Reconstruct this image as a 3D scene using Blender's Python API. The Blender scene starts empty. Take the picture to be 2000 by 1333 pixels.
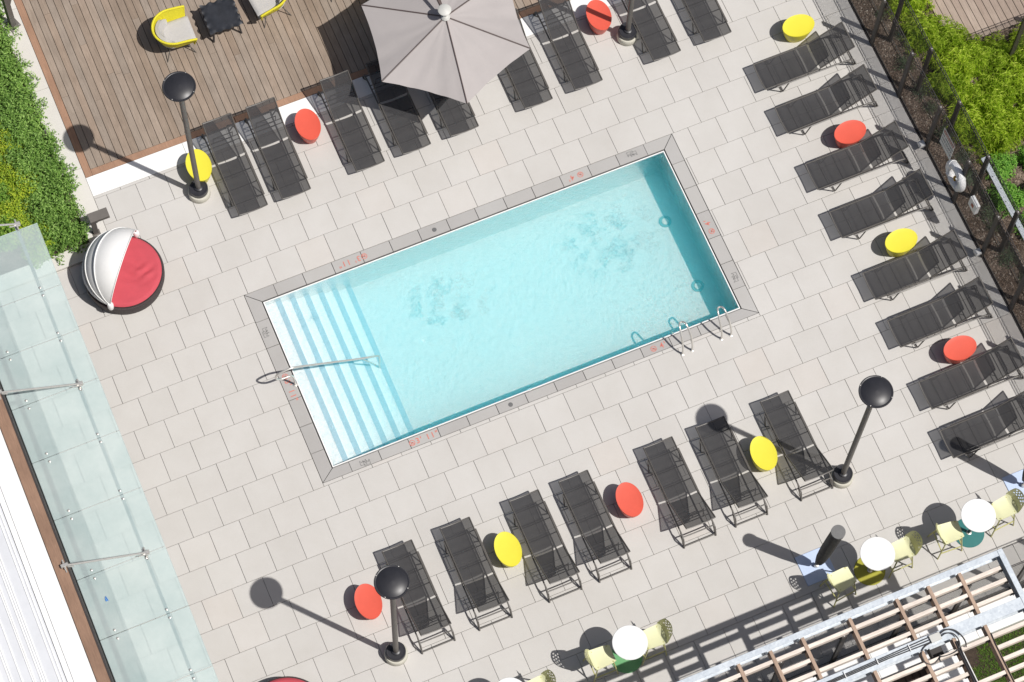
import bpy, bmesh, math, random
from mathutils import Vector, Matrix
random.seed(7)
PI = math.pi
R = math.radians
S = bpy.context.scene
C = S.collection

# ------------------------------------------------------------ camera, sky, sun, exposure
cam = bpy.data.cameras.new('camera'); co = bpy.data.objects.new('camera', cam); C.objects.link(co)
co.location = (-5.44998803, -22.1154813, 51.5259995)
co.rotation_euler = (0.371798541, -0.021834614, -0.400506428)
cam.sensor_width = 36; cam.lens = 5630.933 / 2000 * 36; cam.clip_start = 1; cam.clip_end = 600
S.camera = co
W = bpy.data.worlds.new('World'); S.world = W; W.use_nodes = True
SUNV = Vector((0.377, -0.43, 1.0)).normalized()
elev = math.asin(SUNV.z); azim = math.atan2(SUNV.x, SUNV.y)
sky = W.node_tree.nodes.new('ShaderNodeTexSky'); sky.sky_type = 'NISHITA'; sky.sun_disc = False
sky.sun_elevation = elev; sky.sun_rotation = azim
sky.ozone_density = .3; sky.dust_density = 3.2; sky.air_density = 1.0
bg = W.node_tree.nodes['Background']; bg.inputs[1].default_value = 0.057
W.node_tree.links.new(sky.outputs[0], bg.inputs[0])
sl = bpy.data.lights.new('sun', 'SUN'); sl.energy = 4.2; sl.angle = R(0.55); sl.color = (1, 0.968, 0.925)
so = bpy.data.objects.new('sun', sl); C.objects.link(so)
so.rotation_euler = SUNV.to_track_quat('Z', 'Y').to_euler()
S.view_settings.view_transform = 'Standard'; S.view_settings.look = 'None'
S.view_settings.exposure = 0.0; S.view_settings.gamma = 1
S.render.engine = 'CYCLES'
S.cycles.diffuse_bounces = 7; S.cycles.volume_bounces = 10; S.cycles.max_bounces = 14; S.cycles.transparent_max_bounces = 16
S.cycles.caustics_reflective = False; S.cycles.caustics_refractive = False

# ------------------------------------------------------------ material helpers
def nt(name):
    m = bpy.data.materials.new(name); m.use_nodes = True
    return m, m.node_tree.nodes, m.node_tree.links, m.node_tree.nodes['Principled BSDF']
def noise(n, l, scale, detail=4, rough=.6, coord='Object', stretch=None):
    tc = n.new('ShaderNodeTexCoord'); t = n.new('ShaderNodeTexNoise')
    t.inputs['Scale'].default_value = scale; t.inputs['Detail'].default_value = detail; t.inputs['Roughness'].default_value = rough
    if stretch:
        mp = n.new('ShaderNodeMapping'); mp.inputs['Scale'].default_value = stretch
        l.new(tc.outputs[coord], mp.inputs[0]); l.new(mp.outputs[0], t.inputs['Vector'])
    else: l.new(tc.outputs[coord], t.inputs['Vector'])
    return t
def ramp(n, l, src, stops):
    r = n.new('ShaderNodeValToRGB'); e = r.color_ramp.elements
    while len(e) < len(stops): e.new(.5)
    for i, (p, c) in enumerate(stops): e[i].position = p; e[i].color = (*c, 1)
    l.new(src, r.inputs[0]); return r
def mixc(n, l, a, b, f=.5, mode='MIX'):
    m = n.new('ShaderNodeMix'); m.data_type = 'RGBA'; m.blend_type = mode
    for s, v in ((m.inputs[0], f), (m.inputs[6], a), (m.inputs[7], b)):
        if hasattr(v, 'links') or hasattr(v, 'is_linked'): l.new(v, s)
        elif isinstance(v, (int, float)): s.default_value = v
        else: s.default_value = (*v, 1)
    return m.outputs[2]
def bump(n, l, h, bs, strength=.2, dist=.01):
    b = n.new('ShaderNodeBump'); b.inputs['Strength'].default_value = strength; b.inputs['Distance'].default_value = dist
    l.new(h, b.inputs['Height']); l.new(b.outputs[0], bs.inputs['Normal']); return b
def plain(name, col, rough=.6, metal=0, var=.08, scale=6, bmp=0, spec=.5, coat=0):
    m, n, l, b = nt(name)
    t = noise(n, l, scale)
    d = tuple(c * (1 - var) for c in col); u = tuple(min(1, c * (1 + var)) for c in col)
    r = ramp(n, l, t.outputs[0], [(.3, d), (.7, u)])
    l.new(r.outputs[0], b.inputs['Base Color'])
    b.inputs['Roughness'].default_value = rough; b.inputs['Metallic'].default_value = metal
    b.inputs['Specular IOR Level'].default_value = spec; b.inputs['Coat Weight'].default_value = coat
    if bmp: bump(n, l, noise(n, l, scale * 12).outputs[0], b, bmp)
    return m
def island(n):
    return n.new('ShaderNodeNewGeometry').outputs['Random Per Island']

M = {}
def mk_paver(name, lo, hi, warm, ampl=1):
    m, n, l, b = nt(name)
    r = ramp(n, l, island(n), [(0, lo), (.45, tuple((a + c) / 2 for a, c in zip(lo, hi))), (.9, hi), (1, warm)])
    big = ramp(n, l, noise(n, l, .35, 3).outputs[0], [(.3, (.96, .955, .95)), (.7, (1.035, 1.035, 1.035))])
    mid = ramp(n, l, noise(n, l, 1.6, 6, .7).outputs[0], [(.3, (.965, .96, .95)), (.62, (1.015, 1.015, 1.015))])
    fine = ramp(n, l, noise(n, l, 70, 4, .85).outputs[0], [(.3, (.93, .93, .93)), (.7, (1.05, 1.05, 1.05))])
    c = mixc(n, l, r.outputs[0], big.outputs[0], 1, 'MULTIPLY'); c = mixc(n, l, c, mid.outputs[0], ampl, 'MULTIPLY')
    c = mixc(n, l, c, fine.outputs[0], 1, 'MULTIPLY')
    spot = ramp(n, l, noise(n, l, 7.5, 2, .5).outputs[0], [(.74, (1, 1, 1)), (.80, (.93, .92, .90))])
    c = mixc(n, l, c, spot.outputs[0], .8, 'MULTIPLY')
    l.new(c, b.inputs['Base Color']); b.inputs['Roughness'].default_value = .62
    bump(n, l, noise(n, l, 90, 4).outputs[0], b, .25, .003)
    return m
M['paver'] = mk_paver('pale_stone_paver', (.522, .506, .482), (.548, .532, .508), (.545, .515, .483))
M['coping'] = mk_paver('grey_concrete_coping', (.375, .365, .355), (.43, .42, .405), (.39, .385, .38))
M['white_stone'] = mk_paver('white_stone', (.80, .80, .79), (.86, .86, .85), (.84, .84, .82), .4)
M['kerb'] = mk_paver('pale_concrete_kerb', (.60, .58, .54), (.64, .62, .585), (.6, .57, .53))
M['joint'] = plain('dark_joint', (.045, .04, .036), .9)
M['subsoil'] = plain('roof_substrate', (.16, .15, .14), .95, scale=2)
def mk_wood(name, cols, gscale=(14, .9, 14), rough=.7, seed=0):
    m, n, l, b = nt(name)
    r = ramp(n, l, island(n), [(i / (len(cols) - 1), c) for i, c in enumerate(cols)])
    tc = n.new('ShaderNodeTexCoord'); mp = n.new('ShaderNodeMapping'); mp.inputs['Scale'].default_value = gscale
    add = n.new('ShaderNodeVectorMath'); add.operation = 'ADD'
    mul = n.new('ShaderNodeMath'); mul.operation = 'MULTIPLY'; mul.inputs[1].default_value = 37
    g = n.new('ShaderNodeNewGeometry'); l.new(g.outputs['Random Per Island'], mul.inputs[0])
    l.new(tc.outputs['Object'], add.inputs[0]); l.new(mul.outputs[0], add.inputs[1]); l.new(add.outputs[0], mp.inputs[0])
    t = n.new('ShaderNodeTexNoise'); t.inputs['Scale'].default_value = 3; t.inputs['Detail'].default_value = 7; t.inputs['Roughness'].default_value = .75; t.inputs['Distortion'].default_value = .8
    l.new(mp.outputs[0], t.inputs['Vector'])
    gr = ramp(n, l, t.outputs[0], [(.28, (.72, .70, .68)), (.7, (1.14, 1.13, 1.12))])
    c = mixc(n, l, r.outputs[0], gr.outputs[0], 1, 'MULTIPLY')
    st = ramp(n, l, noise(n, l, 1.3, 5, .6).outputs[0], [(.32, (.82, .80, .78)), (.66, (1.12, 1.11, 1.1))])
    c = mixc(n, l, c, st.outputs[0], .8, 'MULTIPLY')
    l.new(c, b.inputs['Base Color']); b.inputs['Roughness'].default_value = rough
    bump(n, l, t.outputs[0], b, .3, .004)
    return m
M['deck'] = mk_wood('weathered_hardwood_deck', [(.272, .212, .164), (.298, .240, .192), (.292, .246, .205), (.335, .272, .22), (.305, .234, .18)])
M['deck_edge'] = mk_wood('reddish_deck_border', [(.33, .19, .125), (.37, .225, .15)])
M['deck_far'] = mk_wood('pale_far_deck', [(.33, .26, .215), (.38, .31, .26)])
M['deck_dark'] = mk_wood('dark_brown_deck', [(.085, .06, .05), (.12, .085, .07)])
M['slat'] = mk_wood('pale_pergola_timber', [(.74, .665, .595), (.82, .75, .68), (.78, .70, .63)], (1.2, 14, 14))
M['rafter'] = mk_wood('brown_pergola_timber', [(.40, .29, .22), (.47, .35, .27)])
M['fascia'] = mk_wood('rusty_brown_fascia', [(.26, .155, .105), (.30, .19, .13)], (14, 1.5, 14))

def mk_mesh_fabric():
    m, n, l, b = nt('black_sling_mesh')
    t = noise(n, l, 3, 5)
    r = ramp(n, l, t.outputs[0], [(.3, (.036, .035, .037)), (.7, (.050, .049, .051))])
    l.new(r.outputs[0], b.inputs['Base Color']); b.inputs['Roughness'].default_value = .75; b.inputs['Specular IOR Level'].default_value = .25
    tc = n.new('ShaderNodeTexCoord')
    w = n.new('ShaderNodeTexWave'); w.bands_direction = 'Y'; w.inputs['Scale'].default_value = 1.9; w.inputs['Distortion'].default_value = .5
    l.new(tc.outputs['Object'], w.inputs['Vector']); bump(n, l, w.outputs[0], b, .16, .02)
    tr = n.new('ShaderNodeBsdfTransparent'); mx = n.new('ShaderNodeMixShader'); mx.inputs[0].default_value = .83
    l.new(tr.outputs[0], mx.inputs[1]); l.new(b.outputs[0], mx.inputs[2])
    l.new(mx.outputs[0], n['Material Output'].inputs[0])
    return m
M['sling'] = mk_mesh_fabric()
M['frame_dark'] = plain('dark_brown_post', (.060, .052, .046), .5, .0, .12, 8)
M['frame'] = plain('dark_bronze_powder_coat', (.11, .102, .094), .42, .0, .1, 8)
M['black'] = plain('black_metal', (.026, .026, .031), .40, .0, .15, 5)
M['satin_black'] = plain('satin_black_pole', (.14, .128, .115), .5, .0, .12, 5)
M['mesh_black'] = plain('black_cover_fabric', (.065, .063, .062), .85, 0, .25, 12, bmp=.5)
M['yellow'] = plain('yellow_fibreglass', (.76, .68, .05), .45, 0, .03, 3)
M['red'] = plain('coral_red_fibreglass', (.70, .105, .065), .45, 0, .05, 3)
M['yellow_weave'] = plain('yellow_woven_cord', (.74, .66, .03), .6, 0, .12, 60, bmp=.8)
M['cushion'] = plain('grey_seat_cushion', (.47, .455, .44), .95, 0, .07, 70, bmp=.4)
M['crimson'] = plain('crimson_cushion', (.50, .068, .09), .85, 0, .06, 4, bmp=.1)
M['wicker'] = plain('dark_wicker', (.055, .042, .042), .7, 0, .35, 60, bmp=.9)
M['white_fabric'] = plain('white_canopy_fabric', (.80, .80, .79), .8, 0, .03, 5)
M['grey_net'] = plain('grey_canopy_net', (.40, .39, .37), .9, 0, .1, 40)
M['parasol'] = plain('taupe_parasol_fabric', (.395, .366, .358), .9, 0, .04, 1.5, bmp=.1)
M['rib'] = plain('brown_parasol_rib', (.10, .075, .07), .5)
M['white_plastic'] = plain('white_plastic', (.80, .80, .79), .4, 0, .02, 4)
M['grey_plastic'] = plain('pale_grey_plastic', (.55, .55, .52), .5, 0, .04, 4)
M['white_top'] = plain('white_table_top', (.80, .805, .80), .35, 0, .01, 4)
M['lime_plastic'] = plain('pale_lime_plastic', (.70, .70, .44), .5, 0, .03, 4)
M['lime_leg'] = plain('olive_chair_leg', (.50, .48, .20), .45, 0, .05, 4)
M['green_disc'] = plain('green_steel_plate', (.14, .38, .16), .5, 0, .05, 4)
M['olive_disc'] = plain('olive_steel_plate', (.36, .34, .03), .5, 0, .05, 4)
M['teal_disc'] = plain('teal_steel_plate', (.02, .16, .155), .5, 0, .05, 4)
M['blue_plate'] = plain('pale_blue_steel_plate', (.52, .62, .82), .4, 0, .03, 4)
M['steel'] = plain('brushed_stainless', (.66, .64, .60), .30, .55, .06, 9)
M['concrete'] = plain('cream_concrete', (.58, .56, .48), .8, 0, .06, 8, bmp=.2)
M['white_roof'] = plain('white_roof_membrane', (.82, .82, .81), .6, 0, .03, 2)
M['grey_roof'] = plain('grey_white_roof_sheet', (.62, .635, .665), .5, 0, .05, 2)
M['red_print'] = plain('red_tile_print', (.60, .20, .16), .7, 0, .15, 40)
M['grey_print'] = plain('grey_tile_print', (.13, .13, .13), .7)
M['teal_print'] = plain('dark_teal_print', (.02, .12, .14), .6)
M['drain_rim'] = plain('teal_drain_rim', (.16, .42, .46), .5)
M['sign_white'] = plain('sign_white', (.78, .78, .74), .6, 0, .05, 20)
M['sign_red'] = plain('sign_red', (.40, .13, .08), .6)
M['ring_white'] = plain('life_ring_white', (.88, .88, .88), .45, 0, .05, 9)
M['ochre'] = plain('ochre_rope', (.45, .26, .03), .8, 0, .2, 30)
M['soil'] = plain('dark_soil', (.05, .035, .025), .95, 0, .4, 20, bmp=.8)
M['mat'] = plain('charcoal_slab', (.10, .10, .10), .95, 0, .1, 10)
M['cable'] = plain('dark_cable', (.03, .028, .03), .5)
M['rust'] = plain('dark_steel_bracket', (.05, .045, .045), .6, .3)
M['blue_scrap'] = plain('blue_scrap', (.05, .25, .65), .6)

def mk_galv():
    m, n, l, b = nt('galvanised_steel')
    v = n.new('ShaderNodeTexVoronoi'); v.inputs['Scale'].default_value = 26
    tc = n.new('ShaderNodeTexCoord'); l.new(tc.outputs['Object'], v.inputs['Vector'])
    a = ramp(n, l, v.outputs['Color'], [(.2, (.56, .61, .66)), (.8, (.66, .71, .75))])
    st = ramp(n, l, noise(n, l, 3.5, 6, .7).outputs[0], [(.3, (.86, .875, .9)), (.65, (1.05, 1.045, 1.04))])
    l.new(mixc(n, l, a.outputs[0], st.outputs[0], 1, 'MULTIPLY'), b.inputs['Base Color'])
    b.inputs['Metallic'].default_value = .35; b.inputs['Roughness'].default_value = .45
    return m
M['galv'] = mk_galv()

def mk_gravel():
    m, n, l, b = nt('brown_gravel')
    tc = n.new('ShaderNodeTexCoord'); v = n.new('ShaderNodeTexVoronoi'); v.inputs['Scale'].default_value = 38
    l.new(tc.outputs['Object'], v.inputs['Vector'])
    r = ramp(n, l, v.outputs['Color'], [(0, (.06, .042, .03)), (.5, (.17, .125, .095)), (.8, (.30, .23, .18)), (1, (.42, .36, .3))])
    p = ramp(n, l, noise(n, l, 2.2, 4).outputs[0], [(.35, (.42, .36, .30)), (.6, (1, 1, 1))])
    l.new(mixc(n, l, r.outputs[0], p.outputs[0], 1, 'MULTIPLY'), b.inputs['Base Color'])
    b.inputs['Roughness'].default_value = .9
    inv = n.new('ShaderNodeMath'); inv.operation = 'SUBTRACT'; inv.inputs[0].default_value = 1; l.new(v.outputs['Distance'], inv.inputs[1])
    bump(n, l, inv.outputs[0], b, 1, .02)
    return m
M['gravel'] = mk_gravel()

def mk_leaf(name, a, b_, c):
    m, n, l, b = nt(name)
    r = ramp(n, l, island(n), [(0, a), (.55, b_), (1, c)])
    oi = n.new('ShaderNodeObjectInfo'); rr = ramp(n, l, oi.outputs['Random'], [(0, (.85, .88, .8)), (1, (1.12, 1.08, 1.05))])
    col = mixc(n, l, r.outputs[0], rr.outputs[0], 1, 'MULTIPLY')
    l.new(col, b.inputs['Base Color']); b.inputs['Roughness'].default_value = .55; b.inputs['Specular IOR Level'].default_value = .3
    t = n.new('ShaderNodeBsdfTranslucent'); l.new(col, t.inputs[0])
    mx = n.new('ShaderNodeMixShader'); mx.inputs[0].default_value = .36
    l.new(b.outputs[0], mx.inputs[1]); l.new(t.outputs[0], mx.inputs[2]); l.new(mx.outputs[0], n['Material Output'].inputs[0])
    return m
M['leaf_dark'] = mk_leaf('dark_green_leaf', (.10, .21, .04), (.23, .40, .085), (.42, .62, .19))
M['leaf_yellow'] = mk_leaf('yellow_green_leaf', (.22, .36, .03), (.42, .56, .05), (.66, .72, .08))
M['leaf_broad'] = mk_leaf('broad_mid_green_leaf', (.10, .22, .03), (.24, .42, .07), (.40, .56, .12))
M['leaf_lime'] = mk_leaf('lime_feathery_leaf', (.32, .46, .035), (.60, .76, .10), (.84, .92, .24))
M['leaf_mid'] = mk_leaf('mid_green_leaf', (.09, .26, .03), (.19, .42, .06), (.32, .56, .11))
M['leaf_grey'] = mk_leaf('grey_green_leaf', (.09, .14, .07), (.15, .21, .12), (.24, .31, .2))
M['grass'] = mk_leaf('lawn_grass_blade', (.08, .20, .025), (.17, .34, .05), (.30, .46, .09))
M['bark'] = plain('shrub_stem', (.07, .05, .035), .9)

def mk_wire(name, uscale, col=(.035, .033, .032), wire=.3):
    # a woven wire mesh: the holes between the wires are open, in the panel's own coordinates (UV in metres)
    m, n, l, b = nt(name)
    b.inputs['Base Color'].default_value = (*col, 1); b.inputs['Roughness'].default_value = .5
    uv = n.new('ShaderNodeUVMap'); sp = n.new('ShaderNodeSeparateXYZ'); l.new(uv.outputs[0], sp.inputs[0])
    def mth(op, a, c):
        q = n.new('ShaderNodeMath'); q.operation = op
        for i, v in enumerate((a, c)):
            if v is None: continue
            if isinstance(v, (int, float)): q.inputs[i].default_value = v
            else: l.new(v, q.inputs[i])
        return q.outputs[0]
    s1 = mth('ADD', sp.outputs[0], mth('MULTIPLY', sp.outputs[1], 1.7)); s2 = mth('SUBTRACT', sp.outputs[0], mth('MULTIPLY', sp.outputs[1], 1.7))
    f1 = mth('LESS_THAN', mth('FRACT', mth('MULTIPLY', s1, uscale), None), wire)
    f2 = mth('LESS_THAN', mth('FRACT', mth('MULTIPLY', s2, uscale), None), wire)
    f = mth('MAXIMUM', f1, f2)
    tr = n.new('ShaderNodeBsdfTransparent'); mx = n.new('ShaderNodeMixShader'); l.new(f, mx.inputs[0])
    l.new(tr.outputs[0], mx.inputs[1]); l.new(b.outputs[0], mx.inputs[2]); l.new(mx.outputs[0], n['Material Output'].inputs[0])
    return m
M['wire'] = mk_wire('black_woven_wire', 12, wire=.205)

def mk_glass():
    m, n, l, b = nt('pale_green_canopy_glass')
    t = noise(n, l, 1.1, 5, .6)
    r = ramp(n, l, t.outputs[0], [(.3, (.62, .725, .73)), (.65, (.82, .89, .885))])
    sky_sheen = n.new('ShaderNodeBsdfDiffuse'); l.new(r.outputs[0], sky_sheen.inputs[0])  # mottled diffuse share paints the milky sky reflection into the glass colour
    tr = n.new('ShaderNodeBsdfTransparent'); tr.inputs[0].default_value = (.90, .98, .975, 1)
    gl = n.new('ShaderNodeBsdfGlossy'); gl.inputs['Roughness'].default_value = .02; gl.inputs[0].default_value = (.9, .97, 1, 1)
    m1 = n.new('ShaderNodeMixShader'); m1.inputs[0].default_value = .33
    l.new(tr.outputs[0], m1.inputs[1]); l.new(sky_sheen.outputs[0], m1.inputs[2])
    fr = n.new('ShaderNodeFresnel'); fr.inputs[0].default_value = 1.5
    m2 = n.new('ShaderNodeMixShader'); l.new(fr.outputs[0], m2.inputs[0]); l.new(m1.outputs[0], m2.inputs[1]); l.new(gl.outputs[0], m2.inputs[2])
    l.new(m2.outputs[0], n['Material Output'].inputs[0])
    return m
M['glass'] = mk_glass()

def mk_water():
    m, n, l, b = nt('pool_water')
    tr = n.new('ShaderNodeBsdfTransparent'); gl = n.new('ShaderNodeBsdfGlossy'); gl.inputs['Roughness'].default_value = .03
    tc = n.new('ShaderNodeTexCoord')
    a = n.new('ShaderNodeTexNoise'); a.inputs['Scale'].default_value = 9; a.inputs['Detail'].default_value = 5; a.inputs['Roughness'].default_value = .65
    l.new(tc.outputs['Object'], a.inputs['Vector'])
    c = n.new('ShaderNodeTexNoise'); c.inputs['Scale'].default_value = 24; c.inputs['Detail'].default_value = 3; c.inputs['Roughness'].default_value = .75; c.inputs['Distortion'].default_value = 1.5
    l.new(tc.outputs['Object'], c.inputs['Vector'])
    # churned patches above the two floor jets
    tot = None
    for (x, y, rad) in ((6.35, -2.90, .72), (2.85, -2.9, .62), (.25, -2.0, .20)):
        d = n.new('ShaderNodeVectorMath'); d.operation = 'DISTANCE'; l.new(tc.outputs['Object'], d.inputs[0]); d.inputs[1].default_value = (x, y, 0)
        mr = n.new('ShaderNodeMapRange'); mr.inputs['From Min'].default_value = rad * .52; mr.inputs['From Max'].default_value = 0
        ds = n.new('ShaderNodeMath'); ds.operation = 'SUBTRACT'; l.new(d.outputs['Value'], ds.inputs[0]); ds.inputs[1].default_value = rad * .58
        da = n.new('ShaderNodeMath'); da.operation = 'ABSOLUTE'; l.new(ds.outputs[0], da.inputs[0])
        l.new(da.outputs[0], mr.inputs['Value'])
        if tot is None: tot = mr.outputs[0]
        else:
            q = n.new('ShaderNodeMath'); q.operation = 'MAXIMUM'; l.new(tot, q.inputs[0]); l.new(mr.outputs[0], q.inputs[1]); tot = q.outputs[0]
    br = n.new('ShaderNodeTexNoise'); br.inputs['Scale'].default_value = 3.4; br.inputs['Detail'].default_value = 2; l.new(tc.outputs['Object'], br.inputs['Vector'])
    bm_ = n.new('ShaderNodeMapRange'); bm_.inputs['From Min'].default_value = .47; bm_.inputs['From Max'].default_value = .60; l.new(br.outputs[0], bm_.inputs['Value'])
    tm = n.new('ShaderNodeMath'); tm.operation = 'MULTIPLY'; l.new(tot, tm.inputs[0]); l.new(bm_.outputs[0], tm.inputs[1]); tot = tm.outputs[0]
    cr = n.new('ShaderNodeMapRange'); cr.inputs['From Min'].default_value = .555; cr.inputs['From Max'].default_value = .585; l.new(c.outputs[0], cr.inputs['Value'])
    pw = n.new('ShaderNodeMath'); pw.operation = 'MULTIPLY'; l.new(cr.outputs[0], pw.inputs[0]); l.new(tot, pw.inputs[1])
    p2 = n.new('ShaderNodeMath'); p2.operation = 'MULTIPLY'; l.new(pw.outputs[0], p2.inputs[0]); p2.inputs[1].default_value = 1.0
    sm = n.new('ShaderNodeMath'); sm.operation = 'ADD'; l.new(a.outputs[0], sm.inputs[0]); l.new(p2.outputs[0], sm.inputs[1])
    bp = n.new('ShaderNodeBump'); bp.inputs['Strength'].default_value = 1; bp.inputs['Distance'].default_value = .035; l.new(sm.outputs[0], bp.inputs['Height'])
    fr = n.new('ShaderNodeFresnel'); fr.inputs[0].default_value = 1.33
    l.new(bp.outputs[0], fr.inputs['Normal']); l.new(bp.outputs[0], gl.inputs['Normal'])
    mx = n.new('ShaderNodeMixShader'); l.new(fr.outputs[0], mx.inputs[0]); l.new(tr.outputs[0], mx.inputs[1]); l.new(gl.outputs[0], mx.inputs[2])
    l.new(mx.outputs[0], n['Material Output'].inputs[0])
    va = n.new('ShaderNodeVolumeAbsorption'); va.inputs[0].default_value = (.02, .965, 1, 1); va.inputs['Density'].default_value = .28
    vs = n.new('ShaderNodeVolumeScatter'); vs.inputs[0].default_value = (.22, .86, 1, 1); vs.inputs['Density'].default_value = .55; vs.inputs['Anisotropy'].default_value = .2
    ad = n.new('ShaderNodeAddShader'); l.new(va.outputs[0], ad.inputs[0]); l.new(vs.outputs[0], ad.inputs[1])
    l.new(ad.outputs[0], n['Material Output'].inputs['Volume'])
    return m
M['water'] = mk_water()
def mk_pooltile(name, col, mort):
    m, n, l, b = nt(name)
    tc = n.new('ShaderNodeTexCoord'); br = n.new('ShaderNodeTexBrick'); br.offset = 0
    br.inputs['Scale'].default_value = 1; br.inputs['Brick Width'].default_value = .05; br.inputs['Row Height'].default_value = .05; br.inputs['Mortar Size'].default_value = .003
    br.inputs['Color1'].default_value = (*col, 1); br.inputs['Color2'].default_value = (*[c * .95 for c in col], 1); br.inputs['Mortar'].default_value = (*mort, 1)
    l.new(tc.outputs['Object'], br.inputs['Vector'])
    mo = ramp(n, l, noise(n, l, 22, 6, .95).outputs[0], [(.38, (.84, .92, .935)), (.60, (1.05, 1.04, 1.04))])  # mottle paints the water's caustic ripple light into the tile colour
    l.new(mixc(n, l, br.outputs[0], mo.outputs[0], 1, 'MULTIPLY'), b.inputs['Base Color']); b.inputs['Roughness'].default_value = .5
    return m
M['pool_white'] = mk_pooltile('white_pool_ripple_mosaic', (.88, .90, .92), (.83, .87, .89))
M['pool_blue'] = mk_pooltile('blue_pool_ripple_mosaic', (.42, .60, .70), (.45, .6, .68))

# ------------------------------------------------------------ mesh helpers
class MB:
    def __init__(s): s.v = []; s.f = []; s.uv = {}
    def quad(s, *p, uv=None):
        i = len(s.v); s.v += [tuple(q) for q in p]; s.f.append(tuple(range(i, i + len(p))))
        if uv: s.uv[len(s.f) - 1] = uv
        return s
    def box(s, x0, x1, y0, y1, z0, z1, rot=None):
        i = len(s.v)
        p = [(x0, y0, z0), (x1, y0, z0), (x1, y1, z0), (x0, y1, z0), (x0, y0, z1), (x1, y0, z1), (x1, y1, z1), (x0, y1, z1)]
        if rot: p = [tuple(rot @ Vector(q)) for q in p]
        s.v += p
        for f in ((3, 2, 1, 0), (4, 5, 6, 7), (0, 1, 5, 4), (1, 2, 6, 5), (2, 3, 7, 6), (3, 0, 4, 7)): s.f.append(tuple(i + k for k in f))
        return s
    def bbox(s, x0, x1, y0, y1, z0, z1, b=.004, bot=False):   # box with a chamfered top rim
        i = len(s.v)
        s.v += [(x0, y0, z0), (x1, y0, z0), (x1, y1, z0), (x0, y1, z0), (x0, y0, z1 - b), (x1, y0, z1 - b), (x1, y1, z1 - b), (x0, y1, z1 - b),
                (x0 + b, y0 + b, z1), (x1 - b, y0 + b, z1), (x1 - b, y1 - b, z1), (x0 + b, y1 - b, z1)]
        for f in ((3, 2, 1, 0), (0, 1, 5, 4), (1, 2, 6, 5), (2, 3, 7, 6), (3, 0, 4, 7), (4, 5, 9, 8), (5, 6, 10, 9), (6, 7, 11, 10), (7, 4, 8, 11), (8, 9, 10, 11)):
            s.f.append(tuple(i + k for k in f))
        return s
    def tube(s, pts, r, n=8, closed=False, r2=None, cap=True):
        pts = [Vector(p) for p in pts]; N = len(pts); rings = []
        prev = None
        for k, p in enumerate(pts):
            if closed: d = pts[(k + 1) % N] - pts[k - 1]
            else: d = pts[min(k + 1, N - 1)] - pts[max(k - 1, 0)]
            d.normalize()
            if prev is None:
                a = Vector((0, 0, 1)) if abs(d.z) < .9 else Vector((1, 0, 0))
                u = d.cross(a).normalized()
            else: u = (prev - d * prev.dot(d)).normalized()
            prev = u; w = d.cross(u)
            rr = r if r2 is None else r + (r2 - r) * k / (N - 1)
            i = len(s.v); rings.append(i)
            for j in range(n):
                t = 2 * PI * (j + .5) / n; s.v.append(tuple(p + (u * math.cos(t) + w * math.sin(t)) * rr))
        for k in range(N if closed else N - 1):
            a, b = rings[k], rings[(k + 1) % N]
            for j in range(n): s.f.append((a + j, a + (j + 1) % n, b + (j + 1) % n, b + j))
        if cap and not closed: s.f.append(tuple(rings[0] + j for j in reversed(range(n)))); s.f.append(tuple(rings[-1] + j for j in range(n)))
        return s
    def lathe(s, prof, n=32, c=(0, 0), sx=1, sy=1, cap=True):
        rings = []
        for r, z in prof:
            i = len(s.v); rings.append(i)
            for j in range(n):
                t = 2 * PI * j / n; s.v.append((c[0] + r * sx * math.cos(t), c[1] + r * sy * math.sin(t), z))
        for a, b in zip(rings, rings[1:]):
            for j in range(n): s.f.append((a + j, a + (j + 1) % n, b + (j + 1) % n, b + j))
        if cap: s.f.append(tuple(rings[0] + j for j in reversed(range(n)))); s.f.append(tuple(rings[-1] + j for j in range(n)))
        return s
    def grid(s, fn, nu, nv, thick=None):
        i = len(s.v)
        for a in range(nu + 1):
            for b in range(nv + 1): s.v.append(tuple(fn(a / nu, b / nv)))
        for a in range(nu):
            for b in range(nv):
                q = i + a * (nv + 1) + b; s.f.append((q, q + nv + 1, q + nv + 2, q + 1))
        return s
    def build(s, name, mat, parent=None, smooth=False, solid=0, auto=None):
        me = bpy.data.meshes.new(name); me.from_pydata(s.v, [], s.f)
        if s.uv:
            lay = me.uv_layers.new(name='UVMap')
            for fi, uv in s.uv.items():
                p = me.polygons[fi]
                for k, li in enumerate(p.loop_indices): lay.data[li].uv = uv[k]
        me.validate(); me.update()
        me.materials.append(M[mat] if isinstance(mat, str) else mat)
        bm = bmesh.new(); bm.from_mesh(me)
        if solid:
            bmesh.ops.recalc_face_normals(bm, faces=bm.faces)
            bmesh.ops.solidify(bm, geom=bm.faces[:], thickness=solid)
        bmesh.ops.recalc_face_normals(bm, faces=bm.faces)
        bm.to_mesh(me); bm.free()
        if smooth:
            me.polygons.foreach_set('use_smooth', [True] * len(me.polygons))
            me.set_sharp_from_angle(angle=R(38 if smooth is True else smooth))
        o = bpy.data.objects.new(name, me); C.objects.link(o)
        if parent: o.parent = parent
        return o

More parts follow.
